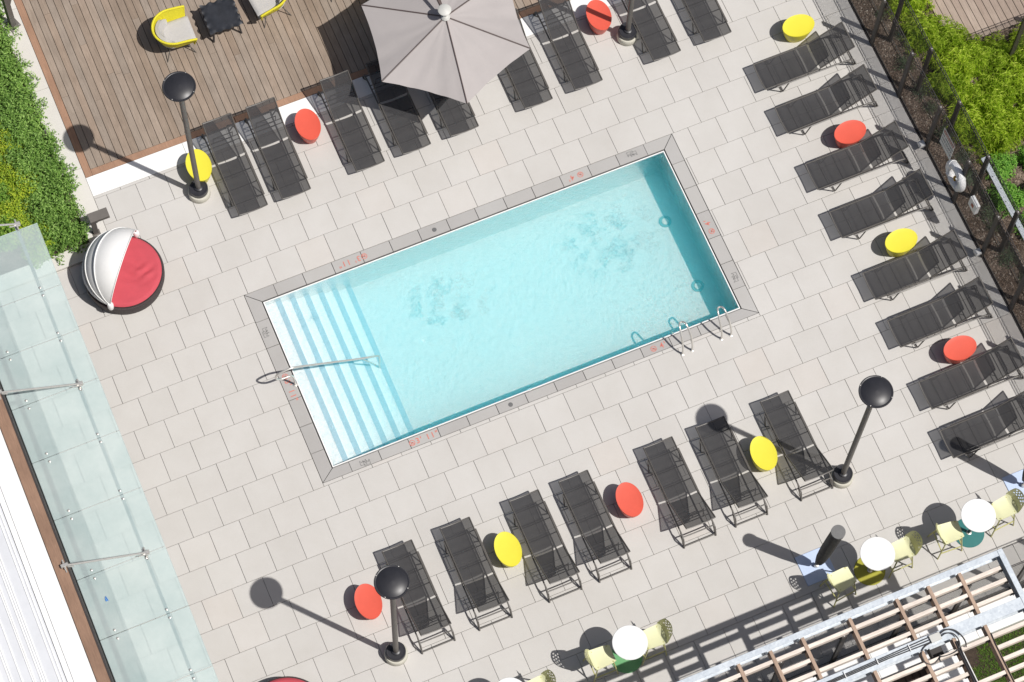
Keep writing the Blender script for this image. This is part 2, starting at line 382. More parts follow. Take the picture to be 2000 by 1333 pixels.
def tag(o, label=None, cat=None, group=None, kind=None):
    if label: o['label'] = label
    if cat: o['category'] = cat
    if group: o['group'] = group
    if kind: o['kind'] = kind
    return o
def empty(name, loc=(0, 0, 0), rz=0):
    o = bpy.data.objects.new(name, None); o.empty_display_size = .2; C.objects.link(o)
    o.location = loc; o.rotation_euler = (0, 0, rz); return o
def kids(o): return [c for c in bpy.data.objects if c.parent is o]
def copy_tree(o, parent=None):
    c = o.copy(); C.objects.link(c); c.parent = parent
    for ch in kids(o): copy_tree(ch, c)
    return c
def struct(o): o['kind'] = 'structure'; return o
def arc(cx, cz, r, a0, a1, n=8, f=lambda u, w: (0, u, w)):
    return [f(cx + r * math.cos(R(a0 + (a1 - a0) * k / n)), cz + r * math.sin(R(a0 + (a1 - a0) * k / n))) for k in range(n + 1)]
def smooth_path(pts, it=2):
    pts = [Vector(p) for p in pts]
    for _ in range(it):
        q = [pts[0]]
        for a, b in zip(pts, pts[1:]): q += [a * .75 + b * .25, a * .25 + b * .75]
        q.append(pts[-1]); pts = q
    return pts
def text_mesh(txt, size, name, mat, parent, loc, rot, depth=.002, align='CENTER', spacing=1):
    cu = bpy.data.curves.new('t', 'FONT'); cu.body = txt; cu.size = size; cu.extrude = depth; cu.align_x = align; cu.align_y = 'CENTER'; cu.space_character = spacing
    cu.offset = size * .012
    to = bpy.data.objects.new('t', cu); C.objects.link(to); bpy.context.view_layer.update()
    me = bpy.data.meshes.new_from_object(to); bpy.data.objects.remove(to); bpy.data.curves.remove(cu)
    me.materials.clear(); me.materials.append(M[mat])
    o = bpy.data.objects.new(name, me); C.objects.link(o); o.parent = parent; o.location = loc; o.rotation_euler = rot
    return o

# ------------------------------------------------------------ ground, terrace paving, decks
PX0, PX1, PY0, PY1 = -.985, 8.055, -5.33, -1.205     # outer edge of the coping
IX0, IX1, IY0, IY1 = -.715, 7.785, -5.125, -1.455    # inner edge of the coping
g = MB()
for (x0, x1, y0, y1) in ((-150, PX0, -150, 150), (PX1, 150, -150, 150), (PX0, PX1, -150, PY0), (PX0, PX1, PY1, 150)):
    g.quad((x0, y0, -.09), (x1, y0, -.09), (x1, y1, -.09), (x0, y1, -.09))
tag(g.build('ground', 'subsoil'), kind='structure')

def slabs(mb, x0, x1, y0, y1, holes, gap=.006, top=0.0):
    r = math.floor(-y1 / .6)
    while -r * .6 > y0:
        ya, yb = -(r + 1) * .6, -r * .6
        off = .3 * (r % 2)
        c = math.floor((x0 - off) / .6)
        while c * .6 + off < x1:
            rects = [(max(c * .6 + off, x0) , min((c + 1) * .6 + off, x1), max(ya, y0), min(yb, y1))]
            for (hx0, hx1, hy0, hy1) in holes:
                nr = []
                for (a, b, d, e) in rects:
                    if b <= hx0 or a >= hx1 or e <= hy0 or d >= hy1: nr.append((a, b, d, e)); continue
                    if a < hx0: nr.append((a, hx0, d, e))
                    if b > hx1: nr.append((hx1, b, d, e))
                    a2, b2 = max(a, hx0), min(b, hx1)
                    if d < hy0: nr.append((a2, b2, d, hy0))
                    if e > hy1: nr.append((a2, b2, hy1, e))
                rects = nr
            for (a, b, d, e) in rects:
                if b - a > .03 and e - d > .03:
                    j = random.uniform(-.0012, .0012); gg = gap / 2 + random.choice((0, 0, .001))
                    mb.bbox(a + gg, b - gg, d + gap / 2, e - gap / 2, -.04, top + random.uniform(-.0008, .0008), .003)
            c += 1
        r += 1
pv = MB()
holes = [(PX0, PX1, PY0, PY1), (-9, -3.35, .95, 30), (-2.95, 13, 1.86, 30), (-3.35, -2.95, .62, 30), (-9, -3.35, .62, .95)]
slabs(pv, -5.88, 12.56, -12.30, 2.2, holes)
tag(pv.build('paving', 'paver'), kind='structure')
bd = MB()
for (x0, x1, y0, y1) in ((-5.88, PX0, -12.3, 2.5), (PX1, 12.56, -12.3, 2.5), (PX0, PX1, -12.3, PY0), (PX0, PX1, PY1, 2.5)):
    bd.quad((x0, y0, -.03), (x1, y0, -.03), (x1, y1, -.03), (x0, y1, -.03))
tag(bd.build('paving_bed', 'joint'), kind='structure')
ws = MB(); x = -2.95
for w in (2.0, .9, 1.8, 1.8, 1.8, 1.8, 1.8, 1.8, 1.5):
    ws.bbox(x + .003, x + w - .003, 1.863, 2.282, -.05, .001, .003); x += w
tag(ws.build('white_stone_strip', 'white_stone'), kind='structure')
kb = MB(); y = .62
kb.bbox(-5.88, -3.352, .625, .947, -.04, .06, .004); kb.bbox(-5.88, -3.36, .60, .618, -.04, .0, .002)
for w in (1.9, 1.9, 1.9, 1.9): kb.bbox(-3.347, -2.953, y + .003, y + w - .003, -.05, .003, .003); y += w
tag(kb.build('kerb_strip', 'kerb'), kind='structure')
dk = MB(); x = -2.80
while x < 12:
    y = 2.43
    while y < 9:
        ln = random.choice((2.4, 3.0, 3.6, 4.2)) if y > 2.5 else random.uniform(1.2, 4)
        dk.bbox(x + .0045, x + .1405, y + .0015, min(y + ln, 9) - .0015, -.03, random.uniform(-.001, .001), .003); y += ln
    x += .145
tag(dk.build('timber_deck', 'deck'), kind='structure')
de = MB(); de.bbox(-2.945, -2.804, 2.29, 9, -.03, .002, .003)
x = -2.80
while x < 12: de.bbox(x, x + 2.99, 2.288, 2.426, -.03, .002, .003); x += 3.0
tag(de.build('deck_border', 'deck_edge'), kind='structure')
db = MB(); db.quad((-2.95, 2.28, -.02), (12, 2.28, -.02), (12, 9, -.02), (-2.95, 9, -.02)); tag(db.build('deck_underlay', 'joint'), kind='structure')

# ------------------------------------------------------------ pool
pool = empty('swimming_pool', (0, 0, 0))
tag(pool, 'rectangular turquoise swimming pool with grey stone coping and steps at its left end', 'pool')
cp = MB()
def coping_run(a, b, n, f):
    for k in range(n):
        f(a + (b - a) * k / n + .006, a + (b - a) * (k + 1) / n - .006)
T = .002
mx0, mx1 = PX0 + .60, PX1 - .62
def slabq(p, z0=-.05, z1=T):
    i = len(cp.v); cp.v += [(a, b, z0) for a, b in p] + [(a, b, z1) for a, b in p]
    k = len(p); cp.f.append(tuple(range(i + k, i + 2 * k)))
    for j in range(k): cp.f.append((i + j, i + (j + 1) % k, i + k + (j + 1) % k, i + k + j))
coping_run(mx0, mx1, 13, lambda a, b: slabq([(a, IY1 + .004), (b, IY1 + .004), (b, PY1 - .004), (a, PY1 - .004)]))
coping_run(mx0, mx1, 13, lambda a, b: slabq([(a, PY0 + .004), (b, PY0 + .004), (b, IY0 - .004), (a, IY0 - .004)]))
coping_run(PY0 + .62, PY1 - .62, 5, lambda a, b: slabq([(PX0 + .008, a), (IX0 - .004, a), (IX0 - .004, b), (PX0 + .008, b)]))
coping_run(PY0 + .62, PY1 - .62, 5, lambda a, b: slabq([(IX1 + .004, a), (PX1 - .01, a), (PX1 - .01, b), (IX1 + .004, b)]))
e = .003
for sx, sy, X0, X1, Y0, Y1, MX, MY in ((0, 0, PX0, IX0, PY1, IY1, mx0, PY1 - .62), (1, 0, PX1, IX1, PY1, IY1, mx1, PY1 - .62), (0, 1, PX0, IX0, PY0, IY0, mx0, PY0 + .62), (1, 1, PX1, IX1, PY0, IY0, mx1, PY0 + .62)):
    dx = 1 if X1 > X0 else -1; dy = 1 if Y1 > Y0 else -1
    slabq([(X0 + dx * .012, Y0 + dy * e), (MX - dx * e, Y0 + dy * e), (MX - dx * e, Y1 - dy * e), (X1 + dx * .008, Y1 - dy * e)])
    slabq([(X0 + dx * .008, Y0 + dy * .014), (X1 - dx * e, Y1 + dy * .006), (X1 - dx * e, MY - dy * e), (X0 + dx * .008, MY - dy * e)])
cp.build('coping', 'coping', pool)
un = MB()
for (x0, x1, y0, y1) in ((PX0, PX1, IY1, PY1), (PX0, PX1, PY0, IY0), (PX0, IX0, IY0, IY1), (IX1, PX1, IY0, IY1)):
    un.box(x0, x1, y0, y1, -1.1, -.03)
un.build('pool_shell', 'joint', pool)
# overflow gutter lip: a thin white rim just inside the coping
gu = MB(); wi = .022; ga = .020
gx0, gx1, gy0, gy1 = IX0 + ga, IX1 - ga, IY0 + ga, IY1 - ga
gu.box(gx0, gx1, gy1 - wi, gy1, -.2, -.012); gu.box(gx0, gx1, gy0, gy0 + wi, -.2, -.012)
gu.box(gx0, gx0 + wi, gy0 + wi, gy1 - wi, -.2, -.012); gu.box(gx1 - wi, gx1, gy0 + wi, gy1 - wi, -.2, -.012)
gu.build('gutter_rim', 'white_plastic', pool)
FL = -.93
bx0, bx1, by0, by1 = gx0 + .004, gx1 - .004, gy0 + .004, gy1 - .004
ba = MB()
ba.quad((bx0, by0, FL), (bx1, by0, FL), (bx1, by1, FL), (bx0, by1, FL))
for a, b in (((bx0, by0), (bx1, by0)), ((bx1, by0), (bx1, by1)), ((bx1, by1), (bx0, by1)), ((bx0, by1), (bx0, by0))):
    ba.quad((*a, FL), (*b, FL), (*b, -.2), (*a, -.2))
ba.build('basin', 'pool_white', pool)
xs = [-.455, -.165, .122, .41, .697, .985]; xe = [-.35, -.06, .226, .515, .802, 1.088]
prev = bx0 + .002
for i, (a, b) in enumerate(zip(xs, xe)):
    z = -.17 - .127 * i
    st = MB(); st.box(prev, b, by0 + .003, by1 - .003, FL + .002, z); s_ = st.build('step', 'pool_white', pool)
    nz = MB(); nz.box(a, b - .0, by0 + .004, by1 - .004, z + .001, z + .006); nz.box(b, b + .004, by0 + .004, by1 - .004, z - .05, z + .006)
    nz.build('nosing', 'pool_blue', s_)
    prev = b + .0005
wt = MB(); wt.box(gx0 + wi + .001, gx1 - wi - .001, gy0 + wi + .001, gy1 - wi - .001, FL + .004, -.035)
w_ = wt.build('water', 'water'); struct(w_)
for (x, y) in ((7.39, -2.54), (7.42, -4.05)):
    d = MB()
    d.lathe([(.125, FL + .003), (.125, FL + .018), (.10, FL + .02), (.075, FL + .012), (.075, FL + .004)], 32, (x, y), cap=False)
    q_ = d.build('floor_drain', 'drain_rim', pool, smooth=True)
    d = MB(); d.lathe([(.07, FL + .003), (.066, FL + .022), (.0, FL + .026)], 24, (x, y), cap=False); d.build('drain_cover', 'white_plastic', q_, smooth=True)
# small dark marks for the depth tile print just under the gutter
for (x, y, ax) in ((.97, by1, 0), (1.08, by1, 0), (1.35, by1, 0), (1.42, by1, 0), (1.52, by1, 0), (1.58, by1, 0), (5.6, by1, 0), (5.65, by1, 0), (5.73, by1, 0), (5.83, by1, 0), (bx1, -3.05, 1), (bx1, -3.2, 1), (bx1, -3.3, 1)):
    d = MB()
    if ax == 0: d.box(x - .014, x + .014, y - .006, y - .001, -.235, -.205)
    else: d.box(x - .006, x - .001, y - .014, y + .014, -.235, -.205)
    d.build('wall_mark', 'teal_print', pool)
# printed depth marks and pictograms
def depth_mark(x, y, rz, txt):
    up = Matrix.Rotation(rz, 3, 'Z')
    P_ = lambda a, b: tuple(up @ Vector((a, b, 0)) + Vector((x, y, T + .003)))
    text_mesh(txt, .155, 'depth_marking', 'red_print', pool, P_(.045, 0), (0, 0, rz), .0015, spacing=1.25)
    c = MB(); off = -.15 if len(txt) < 4 else -.26
    def ring(r0, r1, cx):
        i = len(c.v); n = 26
        for k in range(n):
            t = 2 * PI * k / n
            for r_ in (r0, r1): c.v.append(tuple(up @ Vector((cx + r_ * math.cos(t), r_ * math.sin(t), 0)) + Vector((x, y, T + .0035))))
        for k in range(n):
            a = i + 2 * k; b = i + 2 * ((k + 1) % n); c.f.append((a, a + 1, b + 1, b))
    ring(.048, .06, off)
    for (a0, b0, a1, b1, w) in ((-.04, .04, .04, -.04, .006), (-.03, -.02, .005, .01, .007), (.005, .01, .03, -.005, .006), (-.035, -.03, .03, -.035, .004)):
        v = Vector((a1 - a0, b1 - b0)).normalized(); p = Vector((-v.y, v.x)) * w
        c.quad(*[tuple(up @ Vector((off + q[0], q[1], 0)) + Vector((x, y, T + .0045))) for q in ((a0 - p.x, b0 - p.y), (a1 - p.x, b1 - p.y), (a1 + p.x, b1 + p.y), (a0 + p.x, b0 + p.y))])
    c.build('no_diving_symbol', 'red_print', pool)
depth_mark(5.88, -1.33, PI, "4'"); depth_mark(1.2, -1.33, PI, "3' 11\""); depth_mark(1.13, -5.235, 0, "3' 11\""); depth_mark(6.02, -5.235, 0, "4'")
depth_mark(7.92, -3.27, PI / 2, "4'"); depth_mark(-.86, -3.33, -PI / 2, "3' 11\"")
def pictogram(x, y, rz):
    up = Matrix.Rotation(rz, 3, 'Z'); c = MB()
    base = [(-.09, -.05), (-.09, .045), (-.055, .0), (-.025, .035), (.0, .0), (.03, .045), (.03, -.05), (-.09, -.05)]
    for dx, dy, zz in ((-.01, .012, .003), (.055, -.012, .0045)):
        for (a, b) in zip(base, base[1:]):
            v = Vector((b[0] - a[0], b[1] - a[1])).normalized(); p = Vector((-v.y, v.x)) * .0035
            c.quad(*[tuple(up @ Vector((q[0] + dx, q[1] + dy, 0)) + Vector((x, y, T + zz))) for q in ((a[0] - p.x, a[1] - p.y), (b[0] - p.x, b[1] - p.y), (b[0] + p.x, b[1] + p.y), (a[0] + p.x, a[1] + p.y))])
    c.build('pictogram', 'grey_print', pool)
pictogram(7.14, -1.31, PI); pictogram(-.09, -5.25, 0); pictogram(-.87, -2.09, -PI / 2); pictogram(7.93, -4.47, PI / 2)
for (x, y) in ((2.93, -1.33), (2.89, -5.235)):
    d = MB(); d.lathe([(.045, T), (.045, T + .004), (.03, T + .006), (0, T + .005)], 20, (x, y), cap=False); d.build('skimmer_cap', 'grey_print', pool, smooth=True)

# handrail over the steps (one vertical plane)
Y = -3.29
hr = empty('handrail', (-.74, Y, 0)); tag(hr, 'long stainless steel handrail sloping over the pool steps', 'handrail')
q = smooth_path([(-.74, Y, 0), (-.745, Y, .42), (-.80, Y, .55), (-1.0, Y, .54), (-1.085, Y, .62), (-1.10, Y, .78), (-1.04, Y, .88), (-.78, Y, .925), (-.66, Y, .865), (.07, Y, .385), (.62, Y, .02), (.93, Y, -.14), (.985, Y, -.2), (.97, Y, -.85)], 2)
hm = MB().tube([(a + .74, b - Y, c) for a, b, c in q], .02, 10); hm.build('rail', 'steel', hr, smooth=True)
hm = MB().tube([(.62 + .74, 0, .02), (.9 + .74, 0, -.6)], .015, 8); hm.build('brace', 'steel', hr, smooth=True)
for (x, z) in ((0, .0), (1.71, -.91)):
    MB().lathe([(.045, z), (.045, z + .012), (.02, z + .02)], 20, (x, 0)).build('flange', 'steel', hr, smooth=True)
# two grab rails, each an inverted U leaning out over the water
def grab(x0, x1, label, tw=0):
    o = empty('grab_rail', ((x0 + x1) / 2, -5.54, 0)); tag(o, label, 'grab rail', 'grab rails by the deep end')
    h = (x1 - x0) / 2
    q = smooth_path([(-h, 0, 0), (-h, .0, .22), (-h * .95 + tw, .12, .50), (-h * .7 + tw, .33, .66), (-h * .3 + tw, .41, .60), (h * .3 + tw, .41, .60), (h * .7 + tw, .33, .66), (h * .95 + tw, .12, .50), (h, 0, .22), (h, 0, 0)], 2)
    MB().tube(q, .019, 10).build('rail', 'steel', o, smooth=True)
    for s_ in (-1, 1): MB().lathe([(.038, 0), (.038, .008), (.02, .015)], 18, (s_ * h, 0)).build('flange', 'steel', o, smooth=True)
grab(6.34, 6.54, 'stainless grab rail on the pool edge beside the red 4 marking')
grab(7.16, 7.36, 'stainless grab rail on the pool edge nearest the pool corner', -.02)

# ------------------------------------------------------------ loungers
def sling_pt(x0, x1, p0, p1, sag, tail=0):
    def f(u, v):
        x = x0 + (x1 - x0) * u; y = p0[0] + (p1[0] - p0[0]) * v; z = p0[1] + (p1[1] - p0[1]) * v
        z -= sag * (1 - (2 * u - 1) ** 2)
        return (x, y, z)
    return f
def make_lounger():
    o = empty('sun_lounger')
    MB().grid(sling_pt(-.285, .285, (-1.165, .34), (-.018, .355), .035), 10, 14).build('seat_sling', 'sling', o, smooth=True)
    MB().grid(sling_pt(-.285, .285, (.020, .368), (.70, .80), .03), 10, 8).build('backrest_sling', 'sling', o, smooth=True)
    f = MB()
    for s in (-1, 1):
        f.tube([(s * .292, -1.175, .342), (s * .292, 0, .357)], .014, 6)
        f.tube([(s * .318, -.93, .31), (s * .318, .3, .315), (s * .318, .62, .30), (s * .322, .74, .27)], .016, 6)
        for y in (-.9, -.45, 0.0): f.tube([(s * .29, y, .345), (s * .318, y, .312)], .01, 5)
        f.tube([(s * .318, -.02, .315), (s * .31, .01, .372)], .012, 6)
    f.tube([(-.292, -1.172, .342), (-.15, -1.175, .318), (0, -1.176, .306), (.15, -1.175, .318), (.292, -1.172, .342)], .013, 6)
    for y in (-.92, -.60, -.30): f.tube([(-.31, y, .30), (-.15, y, .285), (.15, y, .285), (.31, y, .30)], .011, 6)
    f.tube([(-.322, .70, .285), (-.15, .70, .27), (.15, .70, .27), (.322, .70, .285)], .013, 6)
    for y in (.38, .47): f.tube([(-.31, y, .295), (.31, y, .295)], .009, 6)
    f.build('frame', 'frame', o, smooth=60)
    b = MB()
    for s in (-1, 1): b.tube([(s * .292, .012, .366), (s * .292, .71, .806)], .014, 6)
    b.tube([(-.292, .707, .803), (-.15, .712, .783), (0, .714, .775), (.15, .712, .783), (.292, .707, .803)], .014, 6)
    b.build('backrest_frame', 'frame', o, smooth=60)
    p = MB()
    for s in (-1, 1): p.tube([(s * .20, .42, .60), (s * .20, .47, .295)], .009, 6)
    p.tube([(-.2, .43, .57), (.2, .43, .57)], .009, 6)
    p.build('backrest_prop', 'frame', o, smooth=60)
    for s in (-1, 1):
        MB().tube([(s * .318, -.90, .31), (s * .325, -.80, .02), (s * .325, -.765, .02), (s * .318, -.66, .31)], .014, 6).build('leg', 'frame', o, smooth=60)
        MB().tube([(s * .322, .60, .30), (s * .325, .80, .02), (s * .325, .835, .02), (s * .322, .745, .275)], .014, 6).build('leg', 'frame', o, smooth=60)
    MB().tube([(-.32, .81, .05), (.32, .81, .05)], .014, 6).build('stretcher', 'frame', o, smooth=60)
    return o
T_L = [(-.21, 'black sling lounger at the left end of the deck row, next to the yellow stool'),
       (.69, 'black sling lounger along the deck with the red stool on its right side'),
       (2.235, 'black sling lounger left of the parasol, the red stool on its left side'),
       (3.205, 'black sling lounger half in the shade below the left corner of the parasol'),
       (4.225, 'black sling lounger almost hidden under the parasol, only its foot end showing'),
       (5.815, 'black sling lounger poking out from under the right corner of the parasol'),
       (6.885, 'black sling lounger between the parasol and the red stool crossed by a pole shadow'),
       (8.575, 'black sling lounger directly behind the heat lamp base at the top of the picture'),
       (9.69, 'black sling lounger at the right end of the row along the deck')]
B_L = [(-.19, 'black sling lounger partly hidden by a black heat lamp head, beside a red stool'),
       (.96, 'black sling lounger with the yellow stool of the lower row on its right side'),
       (2.36, 'black sling lounger with the yellow stool of the lower row on its left side'),
       (3.37, 'black sling lounger with the red stool of the lower row on its right side'),
       (5.10, 'black sling lounger of the lower row with the red stool on its left side'),
       (6.17, 'black sling lounger with the round shadow of a heat lamp on its foot end'),
       (7.52, 'black sling lounger nearest the lower right heat lamp, a pole shadow on its backrest')]
R_L = [(-.875, 'black sling lounger at the top of the fence row, just below a yellow stool'),
       (-1.895, 'black sling lounger second from the top of the fence row, above a red stool'),
       (-3.235, 'black sling lounger in the fence row, just below the red stool near the sign'),
       (-4.345, 'black sling lounger in the fence row near the life ring, above the yellow stool'),
       (-5.755, 'black sling lounger in the fence row just below the middle yellow stool'),
       (-6.825, 'black sling lounger in the fence row just above the lower red stool'),
       (-8.185, 'black sling lounger in the fence row just below the lower red stool'),
       (-9.225, 'black sling lounger at the bottom of the fence row, a parasol shadow across it')]
proto = make_lounger(); first = True
def place_l(x, y, rz, label, group):
    global first
    o = proto if first else copy_tree(proto); first = False
    o.location = (x, y, 0); o.rotation_euler = (0, 0, rz); tag(o, label, 'sun lounger', group)
jit = lambda a: random.uniform(-a, a)
for x, lb in T_L: place_l(x, 1.43, jit(.008), lb, 'sun loungers in rows round the pool')
for x, lb in B_L: place_l(x, -8.275, PI + jit(.008), lb, 'sun loungers in rows round the pool')
rx = [11.255, 11.255, 11.29, 11.29, 11.335, 11.35, 11.355, 11.30]
for (y, lb), x in zip(R_L, rx): place_l(x, y, -PI / 2 + jit(.008), lb, 'sun loungers in rows round the pool')

# ------------------------------------------------------------ stools
def make_stool(col, a, b, label, x, y, rz):
    o = empty('stool', (x, y, 0), rz); tag(o, label, 'stool', 'oval drum stools between the loungers')
    MB().lathe([(.66, 0), (.69, .01), (.82, .15), (.93, .30), (.99, .385), (1.0, .40)], 48, sx=a, sy=b).build('body', col, o, smooth=True)
    MB().lathe([(1.0, .401), (1.0, .415), (.985, .421), (.95, .419), (.6, .413), (0.001, .410)], 48, sx=a, sy=b, cap=False).build('seat', col, o, smooth=True)
S_ = [('yellow', -.85, 1.52, 0, 'yellow oval stool behind the pole of the left heat lamp'), ('red', 1.43, 1.53, 0, 'red oval stool in the deck row, between the second and third lounger'),
      ('red', 7.67, 1.57, 0, 'red oval stool with a dark stripe of pole shadow across it'), ('red', -1.09, -7.91, 0, 'red oval stool at the left end of the lower row beside a heat lamp'),
      ('yellow', 1.67, -7.97, 0, 'yellow oval stool in the lower row, left of centre'), ('red', 4.14, -7.95, 0, 'red oval stool in the middle of the lower row'),
      ('yellow', 6.84, -8.08, 0, 'yellow oval stool in the lower row, left of the right heat lamp'), ('yellow', 11.26, -.16, 1, 'yellow oval stool at the top of the fence row'),
      ('red', 11.21, -2.67, 1, 'red oval stool in the fence row near the warning sign'), ('yellow', 11.13, -5.15, 1, 'yellow oval stool in the middle of the fence row'),
      ('red', 11.20, -7.59, 1, 'red oval stool low in the fence row, above the right heat lamp')]
for c, x, y, r_, lb in S_: make_stool(c, .335 if r_ else .35, .24 if r_ else .245, lb, x, y, jit(.05) if r_ else PI / 2 + jit(.05) - .06)

# ------------------------------------------------------------ heat lamps
def heat_lamp(x, y, label, h=4.75):
    o = empty('heat_lamp', (x, y, 0)); tag(o, label, 'heat lamp', 'black pole heat lamps round the pool')
    MB().lathe([(.20, 0), (.215, .02), (.215, .16), (.205, .18), (.17, .18)], 36).build('base', 'concrete', o, smooth=True)
    MB().lathe([(.178, .17), (.182, .19), (.182, .30), (.172, .31), (.15, .308), (.15, .30)], 36).build('base_cover', 'black', o, smooth=True)
    MB().tube([(0, 0, .29), (0, 0, h - .08)], .052, 20).build('pole', 'satin_black', o, smooth=True)
    c = MB().lathe([(.085, .30), (.085, .33), (.055, .345)], 24); c.build('collar', 'black', o, smooth=True)
    MB().lathe([(.06, h - .14), (.12, h - .10), (.24, h - .08), (.30, h - .06), (.307, h - .04), (.30, h - .022), (.285, h - .02), (.27, h - .028), (.24, h - .012), (.18, h + .010), (.10, h + .026), (.0, h + .032)], 48, cap=False).build('head', 'black', o, smooth=True)
    for k in range(4):
        t = R(45 + 90 * k); b = MB(); b.lathe([(.009, h - .03), (.009, h - .012), (.0, h - .01)], 8, (.292 * math.cos(t), .292 * math.sin(t)), cap=False); b.build('bolt', 'steel', o)
heat_lamp(-1.015, 1.12, 'black heat lamp near the corner of the wooden deck, its shadow falling on the deck')
heat_lamp(8.10, 1.09, 'black heat lamp at the top of the picture with its head out of frame', 4.75)
heat_lamp(-.965, -8.945, 'black heat lamp at the lower left with its round shadow on open paving')
heat_lamp(8.085, -8.985, 'black heat lamp at the lower right between the loungers and the fence row')

# ------------------------------------------------------------ large taupe parasol (cantilever)
px_, py_ = 4.46, 1.80
o = empty('parasol', (4.35, 4.25, 0)); tag(o, 'large taupe hexagonal cantilever parasol shading the loungers by the deck', 'parasol')
def rel(x, y, z): return (x - 4.35, y - 4.25, z)
cor = []
a0 = math.atan2(2.83 - 1.80, 3.16 - 4.46)
for k in range(6):
    t = a0 + k * PI / 3; cor.append(Vector((px_ + 1.70 * math.cos(t), py_ + 1.70 * math.sin(t), 1.83)))
top = Vector((px_, py_, 2.24))
for k in range(6):
    A, B = cor[k], cor[(k + 1) % 6]
    def fn(u, v, A=A, B=B, k=k):
        e0 = A.lerp(B, v); p = top.lerp(e0, u)
        sg = 4 * v * (1 - v)
        p = p + (Vector((px_, py_, 1.83)) - e0) * .045 * sg * u * u
        p.z -= .05 * sg * u + .012 * math.sin(v * 19 + k * 2) * u * sg + .006 * math.sin(u * 11 + v * 31 + k) * u * sg
        return rel(*p)
    MB().grid(fn, 14, 16).build('canopy_panel', 'parasol', o, smooth=True)
    m = MB(); m.tube([rel(*(top + (A - top) * .05 + Vector((0, 0, .01)))), rel(*(A + Vector((0, 0, .008))))], .013, 6); m.build('rib', 'rib', o)
m = MB().lathe([(.07, 2.2), (.09, 2.24), (.06, 2.28), (.03, 2.3), (.03, 2.5)], 24, rel(px_, py_, 0)[:2]); m.build('hub', 'grey_plastic', o, smooth=True)
MB().lathe([(.02, 2.50), (.125, 2.53), (.13, 2.545), (.10, 2.57), (0, 2.58)], 32, rel(4.44, 1.80, 0)[:2], cap=False).build('finial', 'grey_plastic', o, smooth=True)
MB().tube([(0, 0, 0), (0, 0, 2.62)], .045, 16).build('mast', 'satin_black', o, smooth=True)
MB().tube([(0, 0, 2.55), rel(4.43, 2.0, 2.44), rel(4.44, 1.82, 2.42)], .03, 12).build('arm', 'rib', o, smooth=True)
MB().bbox(-.4, .4, -.4, .4, 0, .07, .01).build('base', 'satin_black', o)

# ------------------------------------------------------------ closed parasols on pale blue plates
def closed_parasol(x, y, lean, label):
    o = empty('closed_parasol', (x, y, 0)); tag(o, label, 'parasol', 'closed parasols on pale blue plates')
    MB().bbox(-.30, .30, -.30, .30, .0, .022, .006).build('base_plate', 'blue_plate', o)
    MB().lathe([(.045, .02), (.045, .12), (.025, .13)], 20).build('socket', 'steel', o, smooth=True)
    L = Vector(lean); D = L.normalized()
    MB().tube([(0, 0, .03), tuple(D * .62)], .022, 12).build('pole', 'steel', o, smooth=True)
    prof = [(.3, .05), (.36, .075), (.6, .10), (1.2, .118), (1.9, .12), (2.3, .118), (L.length - .10, .12), (L.length - .06, .128)]
    rot = D.to_track_quat('Z', 'Y').to_matrix()
    m = MB().lathe([(r_ * (1 + 0), z) for z, r_ in prof], 24)
    for i_, v in enumerate(m.v):
        k = i_ % 24; s_ = 1 + .07 * math.cos(k * PI / 3 * 1.0) ; m.v[i_] = tuple(rot @ Vector((v[0] * s_, v[1] * s_, v[2])))
    m.build('cover', 'mesh_black', o, smooth=True)
    m = MB().lathe([(.131, L.length - .06), (.131, L.length), (.0, L.length + .004)], 32, cap=False)
    m.v = [tuple(rot @ Vector(v)) for v in m.v]; m.build('cap', M['cap'], o, smooth=True)
M['cap'] = plain('grey_cover_cap', (.16, .16, .16), .8, 0, .08, 40, bmp=.3)
closed_parasol(6.905, -10.37, (.03, -.16, 2.56), 'closed black parasol leaning above a pale blue plate between the bar tables')
closed_parasol(11.20, -10.45, (-.03, .21, 2.56), 'closed parasol on the pale blue plate at the right edge of the picture')

# ------------------------------------------------------------ bar tables and chairs
def bar_table(x, y, disc, label):
    o = empty('bar_table', (x, y, 0)); tag(o, label, 'bar table', 'round white bar tables')
    MB().lathe([(.29, 0), (.295, .006), (.29, .014), (.06, .02)], 48).build('base', disc, o, smooth=True)
    MB().tube([(0, 0, .01), (0, 0, 1.04)], .03, 16).build('column', 'steel' if disc != 'teal_disc' else 'black', o, smooth=True)
    MB().lathe([(.05, .014), (.05, .03), (.032, .035)], 20).build('collar', 'steel', o, smooth=True)
    MB().lathe([(.02, 1.03), (.30, 1.035), (.322, 1.045), (.325, 1.055), (.318, 1.064), (0, 1.065)], 64, cap=False).build('tabletop', 'white_top', o, smooth=True)
bar_table(2.93, -10.62, 'green_disc', 'white bar table on a green base disc, lower middle of the picture')
bar_table(7.80, -10.83, 'olive_disc', 'white bar table on an olive yellow base disc')
bar_table(9.84, -10.88, 'teal_disc', 'white bar table on a dark teal base disc')
bar_table(.55, -10.68, 'green_disc', 'white bar table cut off by the bottom edge, left of the other bar tables')

